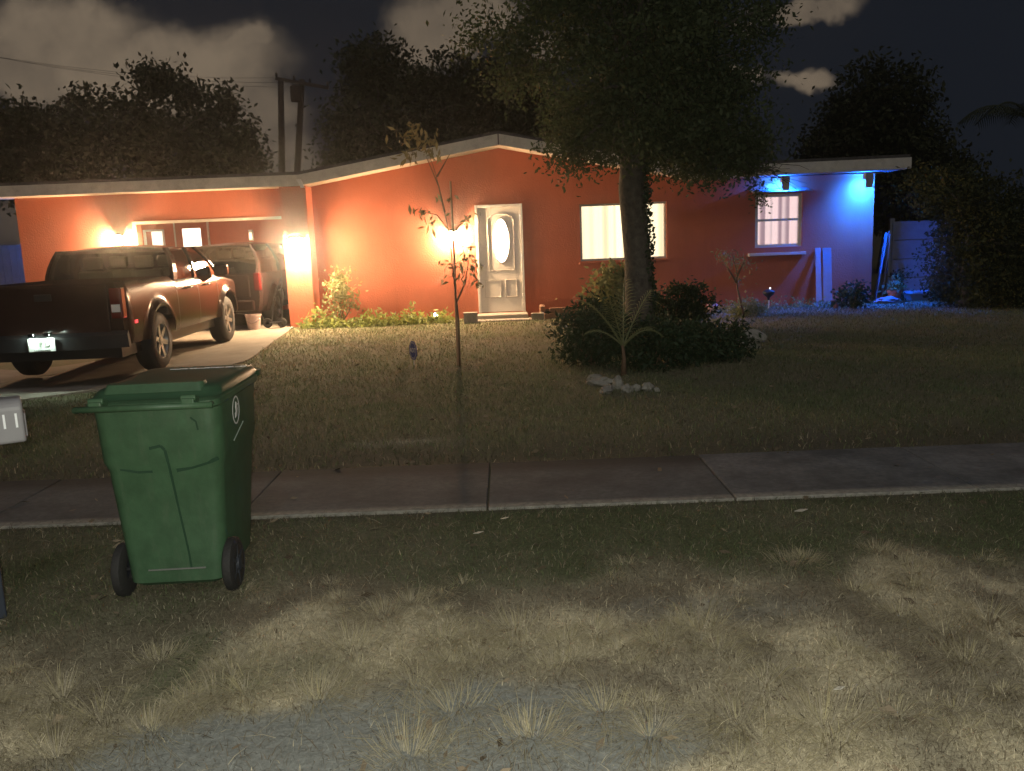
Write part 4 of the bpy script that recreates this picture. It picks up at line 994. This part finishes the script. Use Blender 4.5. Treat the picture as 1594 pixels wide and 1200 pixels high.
# young palm in front of the bushes
p = grd(978, 592, .04); p = Vector((p.x, 9.75, gz(p.x, 9.75)))
yp = thing('young_palm', 'small young palm with open fronds standing in a ring of rocks', 'palm', p)
pf = mat('young_frond', (.16, .19, .08), .55, trans=.25, col2=(.24, .25, .11))
MB().tube([(0, 0, -.02), (.01, 0, .20), (-.01, 0, .38)], [.035, .022, .015], 8).build('trunk', M['twig'], yp, smooth=True)
for k, (dx_, dy_, L, up0, dr_) in enumerate([(-.75, -.2, .62, 1.75, .85), (-.95, .1, .50, 1.1, .8), (.12, .6, .40, 2.4, .5), (.85, .1, .55, 1.1, .95), (.6, -.4, .42, 1.3, .8), (-.35, -.5, .34, 2.2, .6), (.55, .2, .42, 2.2, .7)]):
    b = MB(); frond(b, Vector((0, 0, .34)), (dx_, dy_, 0), L, dr_, 15, .20, up0, .008, .15); b.build('frond', pf, yp)
# rocks round it
rk = mat('pale_rock', (.30, .29, .25), .9, var=.25, vscale=12, bump=.5, bscale=30)
RL = ['flat pale rock at the left end of the ring round the young palm', 'long low pale rock in front of the young palm', 'upright pointed pale rock beside the young palm stem', 'small pale rock right of the young palm stem', 'round pale rock right of the palm ring', 'smallest pale stone at the right end of the rock ring', 'pale chunk of rock at the foot of the palm stem', 'broken pale rock at the front left of the ring']
for i, (px, py, rx, ry, rz_) in enumerate([(935, 598, .13, .08, .06), (945, 608, .14, .07, .045), (962, 603, .06, .06, .085), (990, 606, .05, .05, .045), (1008, 606, .07, .06, .055), (1022, 607, .03, .03, .03), (976, 608, .06, .06, .05), (928, 592, .09, .07, .05)]):
    q = grd(px, py, .03); z = gz(q.x, q.y)
    o = MB().blob((0, 0, rz_*.5), (rx, ry, rz_), i+2, .55, 3).build('rock', rk, None, autos=40); o.location = (q.x, q.y, z); o.rotation_euler = (0, 0, i*1.3); tag(o, RL[i], 'rock', 'rocks round the young palm')
# bushes round the big tree
def pbush(lab, px, py, w, h, n, size, leaf, d=.5, **k):
    q = grd(px, py, .05); bush(lab, (q.x, q.y+d*.6, 0), (w, d, h*.52), n, size, leaf, **k)
pbush('dense dark bush left of the big tree trunk', 925, 572, .42, .80, 3600, .09, 'hedge_leaf', .5, elong=3, clump=.09)
pbush('dark low hedge spreading right of the big tree', 1030, 576, .52, .58, 3600, .085, 'hedge_leaf', .45, elong=3, clump=.09)
pbush('dark low hedge end at the right of the big tree', 1110, 564, .55, .46, 3400, .085, 'hedge_leaf', .45, elong=3, clump=.09)
pbush('variegated bush with pale leaves left of the ivy trunk', 965, 528, .42, 1.12, 2600, .11, 'mixed_leaf', .35, clump=.10)
pbush('dark bush right behind the big tree trunk', 1065, 520, .55, .75, 3000, .08, 'hedge_leaf', .4)
pbush('low fuzzy plant right of the dark hedge', 1160, 498, .5, .28, 1200, .06, 'mixed_leaf', .25, stems=5)
# long blade leaf at the left of the bush
o = MB().add([(0, 0, 0), (.08, -.02, .04), (.20, -.03, .07), (.10, 0, .02)], [(0, 1, 2, 3)]).build('fallen_leaf', mat('pale_leaf', (.5, .47, .36), .6), None, solid=.002); q = grd(883, 558, .1); o.location = q+Vector((0, 0, .02)); tag(o, 'pale fallen leaf at the left foot of the dark bush', 'leaf')
# planting beds along the wall
def strip(label, x0, x1, y, n, size, leaf, h, name='ground_cover', kindstuff=False):
    P = np.stack([RNG.uniform(x0, x1, n), y+RNG.normal(0, .12, n), np.abs(RNG.normal(0, h*.5, n))], 1)
    k = np.array([patch(a, 0, 2.0, 4) for a in P[:, 0]]); P[:, 2] *= (1+1.2*k); P[:, 2] += .10
    o = leaves(name, P, size*(.7+.6*RNG.random(n)), M[leaf], None, elong=2.2, up=.3); tag(o, label, 'ground cover', kind='stuff'); return o
strip('low leafy ground cover along the foot of the orange wall', -3.95, -1.1, 16.25, 1900, .10, 'bed_leaf', .20)
strip('low scruffy ground cover along the dark right wall', 3.0, 6.9, 16.55, 1300, .07, 'mixed_leaf', .13)
pbush('tall thin pale shrub against the wall behind the pillar', 530, 512, .30, 1.12, 900, .085, 'mixed_leaf', .2, clump=.09, stems=9)
pbush('spiky shrub growing in the brick planter right of the door', 872, 492, .42, .62, 1300, .11, 'mixed_leaf', .22, elong=3.5, clump=.09)
pbush('low dark shrub at the far end of the brick planter', 925, 490, .35, .55, 900, .08, 'mixed_leaf', .2)
pbush('dark plant at the foot of the wall right of the sheet boards', 1330, 485, .28, .48, 700, .09, 'hedge_leaf', .25)
# sapling on the right wall
def sapling(label, base, stem_pts, r0, tufts_, leafm, ls=.09, nl=26, name='sapling'):
    base = Vector(base); t = thing(name, label, 'sapling', base); b = MB()
    for pts in stem_pts: b.tube([Vector(p)-base for p in pts], [r0*(1-.7*i/(len(pts)-1)) for i in range(len(pts))], 6)
    b.build('stem', M['twig'], t, smooth=True)
    P = []
    for (c, s, k) in tufts_:
        c = Vector(c)-base
        P += [tuple(c+Vector((random.gauss(0, s), random.gauss(0, s*.8), random.gauss(0, s*.6)))) for _ in range(k)]
    leaves('foliage', np.array(P), ls*(.7+.6*RNG.random(len(P))), leafm, t, elong=3.2, droop=.9); return t
q = grd(1148, 492, .08); Y = q.y-.5; A = lambda px, py: at(px, py, Y)
sapling('thin sapling with a sparse crown before the dark wall', (q.x, Y, .1), [[(q.x, Y, .08), A(1148, 450), A(1146, 420), A(1140, 395)], [A(1147, 430), A(1160, 405)], [A(1147, 440), A(1125, 405)]], .022,
        [(A(1140, 400), .14, 90), (A(1160, 410), .12, 60), (A(1125, 395), .10, 50), (A(1150, 435), .08, 40)], M['mixed_leaf'], .07)
# staked sapling in the middle of the lawn
q = grd(714, 580, .05); Y = 10.9; A = lambda px, py: at(px, py, Y)
gq = gz(q.x, Y)
sp_ = thing('garden_stake', 'tall thin straight stake beside the staked sapling on the lawn', 'stake', (A(712, 560).x, Y, gq))
MB().tube([Vector((A(713, 572).x, Y, gq-.05))-sp_.location, A(707, 400)-sp_.location, A(701, 282)-sp_.location], [.016, .014, .012], 8).build('pole', mat('stake_wood', (.40, .24, .14), .6, var=.2, vscale=20), sp_)
Y2 = 10.84; A = lambda px, py: at(px, py, Y2)
sapling('slender sapling with drooping compound leaves tied to a stake on the lawn', (A(712, 560).x+.03, Y2, gq),
        [[(A(712, 560).x+.03, Y2, gq-.03), A(714, 500), A(711, 470), A(705, 420), A(700, 370), A(690, 320), A(678, 270), A(668, 240)], [A(711, 470), A(724, 440), A(730, 400), A(729, 385)], [A(692, 330), A(683, 290), A(664, 245)], [A(700, 360), A(680, 335), A(660, 330)], [A(703, 365), A(722, 345), A(728, 335)], [A(680, 275), A(700, 240)]], .013,
        [(A(650, 200), .05, 16), (A(635, 212), .09, 26), (A(662, 215), .09, 28), (A(643, 240), .07, 22), (A(672, 232), .06, 14), (A(662, 330), .07, 14), (A(668, 350), .04, 8), (A(722, 340), .06, 6), (A(735, 335), .05, 4), (A(690, 305), .08, 6),
         (A(698, 412), .06, 14), (A(722, 408), .07, 14), (A(735, 415), .05, 12), (A(695, 435), .04, 8), (A(742, 440), .05, 10), (A(722, 428), .06, 10), (A(728, 388), .05, 8)], mat('sapling_leaf', (.10, .09, .04), .6, col2=(.26, .22, .10), attr='tint', trans=.3), .115)

# ================================================================= yard things
def simple(label, cat, name, mbd, m, loc, rot=(0, 0, 0), group=None, **k):
    o = mbd.build(name, m, None, **k); o.location = loc; o.rotation_euler = rot; return tag(o, label, cat, group)
# security sign on a stake
q = grd(644, 568, .06)
sg = thing('yard_sign', 'small blue octagonal security sign on a stake in the lawn', 'sign', (q.x, q.y, gz(q.x, q.y)), radians(-58))
MB().tube([(0, .008, -.05), (0, .008, .30)], .007, 6).build('stake', M['white'], sg)
oc = [Vector((.115*cos(radians(22.5+45*k)), 0, .20+.13*sin(radians(22.5+45*k)))) for k in range(8)]
MB().prism(oc, (0, .006, 0)).build('panel', mat('sign_blue', (.03, .05, .30), .4), sg)
ocr = [Vector((.098*cos(radians(22.5+45*k)), 0, .20+.112*sin(radians(22.5+45*k)))) for k in range(8)]; oci = [Vector((.090*cos(radians(22.5+45*k)), 0, .20+.104*sin(radians(22.5+45*k)))) for k in range(8)]
m = MB(); m.add([v+Vector((0, -.0015, 0)) for v in ocr+oci], [(k, (k+1) % 8, 8+(k+1) % 8, 8+k) for k in range(8)]); m.build('border', wp, sg)
text_part('sign_lettering', 'ADT', wp, sg, (0, -.002, .20), (pi/2, 0, 0), .085)
# little round spotlight near the wall
q = grd(672, 512, .1); t = thing('garden_spotlight', 'small lit round spotlight on a spike at the foot of the orange wall', 'spotlight', (q.x, 16.25, gz(q.x, 16.2)))
MB().tube([(0, 0, -.03), (0, 0, .12)], .008, 6).build('spike', M['black'], t)
MB().lathe([(.02, .05), (.05, .03), (.055, -.03), (.052, -.035)], 16, (0, 0, .16), 'Y', capb=True).build('housing', M['black'], t, smooth=True)
MB().blob((0, -.028, .16), .038, 0, 0, 2).build('lens', mat('spot_glow', (1, .9, .8), .4, emit=(1, .83, .62), es=22), t, smooth=True)
# solar light
q = at(1196, 487, 16.3); t = thing('solar_light', 'round topped solar garden light on a white stem by the dark wall', 'garden light', (q.x, 16.3, gz(q.x, 16.3)))
MB().tube([(0, 0, -.02), (.01, 0, .19)], .012, 8).build('stem', M['white'], t)
MB().lathe([(.02, .19), (.03, .24), (.10, .30), (.12, .34), (.10, .37), (.02, .40)], 18, capb=True, capt=True).build('head', M['black'], t, smooth=True)
MB().blob((.02, -.03, .415), .018, 0, 0, 2).build('led', mat('led_glow', (1, 1, 1), .4, emit=(.9, .9, 1), es=1.5), t)
# cinder block and brick planter at the door
simple('grey concrete block standing left of the front steps', 'concrete block', 'cinder_block', MB().box((-.13, -.1, 0), (.13, .1, .20)).box((-.10, -.07, .2), (-.02, .07, .202)), M['block'], (at(733, 500, 16.0).x, 15.98, gz(-.7, 16)), (0, 0, .05), bevel=.008)
simple('low concrete step block at the right end of the front steps', 'concrete block', 'cinder_block', MB().box((-.12, -.09, 0), (.12, .09, .13)), M['block'], (at(826, 490, 16.3).x+.13, 16.2, gz(.4, 16)), (0, 0, -.03), bevel=.008)
brick = mat('planter_brick', (.30, .17, .11), .9, var=.3, vscale=9, bump=.5)
pt_ = thing('brick_planter', 'low brick planter edging right of the front door', 'planter', (1.15, 16.35, .09))
b = MB(); random.seed(3)
for row in range(2):
    for k in range(6): x = -.48+k*.205+row*.1; b.box((x, -.05+random.uniform(-.006, .006), row*.11), (x+.198, .05, row*.11+.104))
b.build('brick_course', brick, pt_, bevel=.006)
MB().box((-.55, .05, 0), (-.46, .55, .24)).box((.68, .05, 0), (.78, .55, .2)).build('end_wall', brick, pt_, bevel=.006)
MB().box((-.46, .055, 0), (.68, .55, .15)).build('soil', mat('bed_soil', (.06, .04, .03), .95, bump=.5), pt_)
# white round stone, block in the lawn
q = at(1108, 470, 16.4); simple('small round pale pot against the dark wall', 'pot', 'round_pot', MB().lathe([(.05, 0), (.10, .03), (.12, .09), (.10, .15), (.06, .17), (.05, .12)], 18, capb=True), mat('pink_pot', (.5, .33, .30), .7), (q.x, 16.35, gz(q.x, 16.35)), smooth=True)
q = grd(1168, 540, .07); simple('broken pale concrete lump at the right end of the hedge', 'rock', 'concrete_lump', MB().blob((0, 0, .10), (.17, .13, .13), 11, .6, 3), rk, (q.x, q.y, gz(q.x, q.y)), autos=40)
# boards leaning on the front wall
lb = mat('painted_board', (.24, .25, .28), .6, var=.1)
def board(label, pxb, pyb, pxt, pyt, w, Yb, cat='board', name='leaning_board', wallY=YF-.03, group='boards leaning on the house'):
    pb = at(pxb, pyb, Yb); pt2 = at(pxt, pyt, wallY); pb.z = gz(pb.x, pb.y); d = pt2-pb
    o = MB().box((-w/2, -.012, 0), (w/2, .012, d.length)).build(name, lb, None, bevel=.003)
    o.location = pb; o.rotation_mode = 'QUATERNION'; o.rotation_quaternion = d.to_track_quat('Z', 'Y'); tag(o, label, cat, group); return o
board('long pale board leaning on the wall below the bedroom window, reaching the ground', 1275, 482, 1273, 386, .10, 16.55)
board('wider pale board just right of the long one on the wall', 1289, 470, 1287, 386, .16, 16.72)
def side_board(label, pxb, pxt, py, Y, w, lean):
    pb = at(pxb, 460, Y); pb.z = .1; pt2 = at(pxt, py, Y); d = pt2-pb
    o = MB().box((-w/2, -.012, 0), (w/2, .012, d.length)).build('leaning_plank', lb, None, bevel=.003)
    o.location = pb; o.rotation_mode = 'QUATERNION'; o.rotation_quaternion = d.to_track_quat('Z', 'Y'); tag(o, label, 'plank', 'planks leaning at the right corner'); return o
side_board('pale plank leaning left against the side corner of the house', 1362, 1380, 362, 17.4, .10, 0)
side_board('second plank leaning beside the fence, tallest at its right end', 1372, 1384, 366, 17.6, .07, 0)
side_board('thin upright plank closest to the dark fence', 1381, 1384, 358, 17.8, .05, 0)
q = at(1430, 462, 17.2); bc = thing('storage_tub', 'pale low storage tub on the ground before the fence', 'tub', (q.x, 17.2, .1))
MB().loft([rrect(-.22, .22, -.15, .15, 0, .03), rrect(-.25, .25, -.17, .17, .15, .03)]).build('tub', lb, bc, autos=40)
MB().loft([rrect(-.26, .26, -.18, .18, .15, .03), rrect(-.22, .24, -.16, .16, .19, .03)]).build('lid', lb, bc, autos=40)
q = at(1392, 466, 17.0); fp = thing('flower_pot', 'terracotta flower pot between the planks and the storage tub', 'flower pot', (q.x, 17.0, .1))
MB().lathe([(.09, 0), (.13, .20), (.145, .20), (.145, .24), (.12, .24), (.115, .2)], 18, capb=True).build('pot', mat('terracotta', (.38, .16, .09), .8), fp, autos=40)
P = np.stack([RNG.normal(0, .07, 260), RNG.normal(0, .06, 260), .22+np.abs(RNG.normal(0, .10, 260))], 1); leaves('plant', P, .10, M['mixed_leaf'], fp)
q = at(1362, 466, 17.15); simple('folded pale tarp lying at the foot of the planks', 'tarp', 'folded_tarp', MB().blob((0, 0, .05), (.22, .14, .07), 5, .6, 3), lb, (q.x+.15, 16.9, .10), autos=50)
q = at(1298, 475, 16.4); simple('small clay pot at the foot of the dark wall plant', 'pot', 'clay_pot', MB().lathe([(.05, 0), (.07, .12), (.08, .12), (.08, .145), (.06, .14)], 16, capb=True), MATS['terracotta'], (q.x, 16.3, gz(q.x, 16.3)), autos=40)
# bucket and little cart near the pillar
q = at(396, 512, 16.3); bk = thing('bucket', 'pale plastic bucket on the driveway behind the van', 'bucket', (q.x, 16.3, gz(q.x, 16.3)+.02))
MB().lathe([(.11, .0), (.145, .25), (.155, .25), (.155, .28), (.14, .28), (.105, .02)], 22, capb=True).build('pail', mat('bucket_plastic', (.50, .36, .33), .5), bk, autos=40)
MB().tube([(-.15, 0, .25), (-.12, -.08, .17), (0, -.15, .11), (.12, -.08, .17), (.15, 0, .25)], .005, 6).build('bail', M['chrome'], bk, smooth=True)
q = at(436, 512, 16.5); ct = thing('hand_cart', 'small dark folded hand cart leaning beside the orange pillar', 'cart', (q.x-.02, 16.35, gz(q.x, 16.4)+.02))
MB().tube([(.10, .05, .12), (.14, .02, .55), (.16, 0, .95)], .012, 8).tube([(-.10, .05, .12), (-.02, .02, .5), (.16, 0, .95)], .012, 8).box((-.12, -.08, .10), (.12, .10, .115)).tube([(.1, -.08, .1), (.1, -.08, 0)], .01, 6).build('frame', M['black'], ct)
for s in (-1, 1):
    o = MB().lathe([(.03, -.02), (.085, -.02), (.095, 0), (.085, .02), (.03, .02)], 20, axis='Y').build('wheel', M['rubber'], ct, autos=40); o.location = (s*.14-.05, .08, .095)
# fences
fm = mat('fence_boards', (.19, .20, .22), .7, var=.15, vscale=5)
def fence(label, x0, x1, Y, z1, slats, vertical=False):
    t = thing('fence', label, 'fence', (x0, Y, .08)); b = MB()
    if vertical:
        n = int((x1-x0)/.16)
        for k in range(n): b.box((k*.16, -.012+.004*(k % 2), 0), (k*.16+.15, .012, z1+.01*random.random()))
    else:
        for k in range(slats): b.box((0, -.01+.003*(k % 2), k*z1/slats), (x1-x0, .012, (k+1)*z1/slats-.02))
    b.build('boards', fm, t)
    k = 0.0
    while k <= x1-x0+.01: MB().box((k-.05, .014, 0), (k+.05, .10, z1+.05)).build('post', fm, t, bevel=.004); k += (x1-x0)/max(1, round((x1-x0)/1.9))
    return t
fence('dark wooden fence lit blue, right of the house corner', at(1388, 400, 18.6).x, 12.5, 18.6, 1.62, 4)
fence('blue lit board fence left of the carport wall', -12.5, -9.56, 18.2, at(10, 382, 18.2).z-.08, 6, True)
lamp_l = thing('blue_flood_light', 'blue floodlight on the left side wall of the carport', 'flood light', (-9.6, 17.4, 2.5))
MB().box((-.05, -.05, 0), (.098, .05, .08)).build('housing', M['black'], lamp_l, bevel=.005)
MB().box((-.045, -.045, -.014), (.045, .045, -.004)).build('lens', mat('blue_led_left', (.1, .3, 1), .4, emit=(.02, .2, 1), es=500), lamp_l)
# utility poles
pw_ = mat('pole_wood', (.07, .055, .045), .9, var=.2)
def upole(label, pxb, pyb, pxt, pyt, Y, arm):
    pb = at(pxb, pyb, Y); pt2 = at(pxt, pyt, Y); dx = (pt2.x-pb.x)/(pt2.z-pb.z); bx_ = pb.x-dx*pb.z
    t = thing('utility_pole', label, 'utility pole', (bx_, Y, .1), 0, 'utility poles behind the house')
    MB().tube([(0, 0, 0), pt2-Vector((bx_, Y, .1))], [.16, .11], 12).build('pole', pw_, t)
    for (pa, pc) in arm:
        a = at(*pa, Y-.15)-Vector((bx_, Y, .1)); c = at(*pc, Y-.15)-Vector((bx_, Y, .1)); d = c-a
        b = MB(); Mx = d.to_track_quat('X', 'Z').to_matrix(); b.cbox((a+c)/2, (d.length, .10, .12), Mx); b.build('crossarm', pw_, t)
        for k in (.02, .35, .65, .98): p_ = a.lerp(c, k); MB().lathe([(.03, 0), (.05, .05), (.04, .14), (.02, .17)], 10, p_+Vector((0, 0, .06))).build('insulator', pw_, t)
    return t
upole('plain utility pole left of the one carrying a crossarm', 439, 270, 437, 126, 34, [])
up2 = upole('utility pole with a long crossarm and transformer behind the roof valley', 463, 270, 470, 124, 34.5, [((429, 122), (512, 137))])
MB().lathe([(.18, 0), (.2, .03), (.2, .55), (.1, .62)], 14, at(461, 158, 34.2)-up2.location).build('transformer', pw_, up2)
for k in range(3):
    a = at(432+k*38, 121+k*7, 34.3)
    wv = MB(); wv.tube([a+Vector((t_*14*(-1), -t_*6, -1.2*4*t_*(1-t_)*.5+t_*1.5)) for t_ in np.linspace(0, 1.6, 14)], .005, 5); o = wv.build('power_line', M['black'], None); tag(o, ['outermost power line running left from the crossarm end', 'middle power line running left from the crossarm', 'inner power line running left from the right part of the crossarm'][k], 'wire', 'power lines from the crossarm')
# litter in the verge
for (px, py, lab, s) in ((745, 838, 'small pale leaf litter scrap on the verge near the sidewalk', .03), (1247, 803, 'pale dry leaf on the green part of the verge', .04), (1306, 1085, 'tiny white shiny scrap in the straw at the lower right', .02), (786, 815, 'pale scrap just below the sidewalk edge', .025)):
    q = grd(px, py); o = MB().add([(-s, 0, 0), (0, -s*.6, .006), (s, 0, .01), (0, s*.6, .004)], [(0, 1, 2, 3)]).build('dry_leaf', mat('litter', (.55, .52, .45), .6), None, solid=.002); o.location = q+Vector((0, 0, .03)); tag(o, lab, 'dry leaf', 'litter on the verge')

# ================================================================= haze added for a glow round the lamps
def haze_box():
    m = bpy.data.materials.new('lamp_glow_haze'); m.use_nodes = True; t = m.node_tree; t.nodes.remove(t.nodes['Principled BSDF'])
    v = t.nodes.new('ShaderNodeVolumePrincipled'); v.inputs['Color'].default_value = (.95, .93, .9, 1); v.inputs['Density'].default_value = .0030; v.inputs['Anisotropy'].default_value = .95
    t.links.new(v.outputs[0], t.nodes['Material Output'].inputs['Volume'])
    o = MB().box((-60, -3, -1), (60, 48, 16)).build('haze', m, None); tag(o, 'thin haze added over the whole yard to give the lamps a glow', 'haze', kind='stuff')
haze_box()

# fallen leaves and bits scattered about
n = 1100; X = RNG.uniform(-5, 7, n); Y = 2.3+9*RNG.random(n)**1.3
Z = np.array([gz(a, b_)+(.028 if 5.06 < b_ < 6.13 else .012) for a, b_ in zip(X, Y)])
keep = (np.abs(X) < .65*Y+.3) & ((Y < 5.06) | (Y > 6.13) | (RNG.random(n) < .3)); X, Y, Z = X[keep], Y[keep], Z[keep]; n = len(X)
Cn = np.stack([X, Y, Z], 1); a = RNG.uniform(0, 2*pi, n); L = RNG.uniform(.012, .04, n); d = np.stack([np.cos(a)*L, np.sin(a)*L, RNG.uniform(0, .3, n)*L], 1); w = np.stack([-np.sin(a)*L*.35, np.cos(a)*L*.35, RNG.normal(0, .25, n)*L], 1)
V = np.stack([Cn-d, Cn+w, Cn+d, Cn-w], 1).reshape(-1, 3)
o = npmesh('leaf_litter', V, np.arange(4*n).reshape(n, 4), mat('litter_leaf', (.07, .05, .03), .8, attr='tint', col2=(.27, .21, .14)), attr=np.repeat(RNG.random(n)**1.6, 4))
tag(o, 'small dead leaves scattered over the verge, sidewalk and lawn', 'leaf litter', kind='stuff')
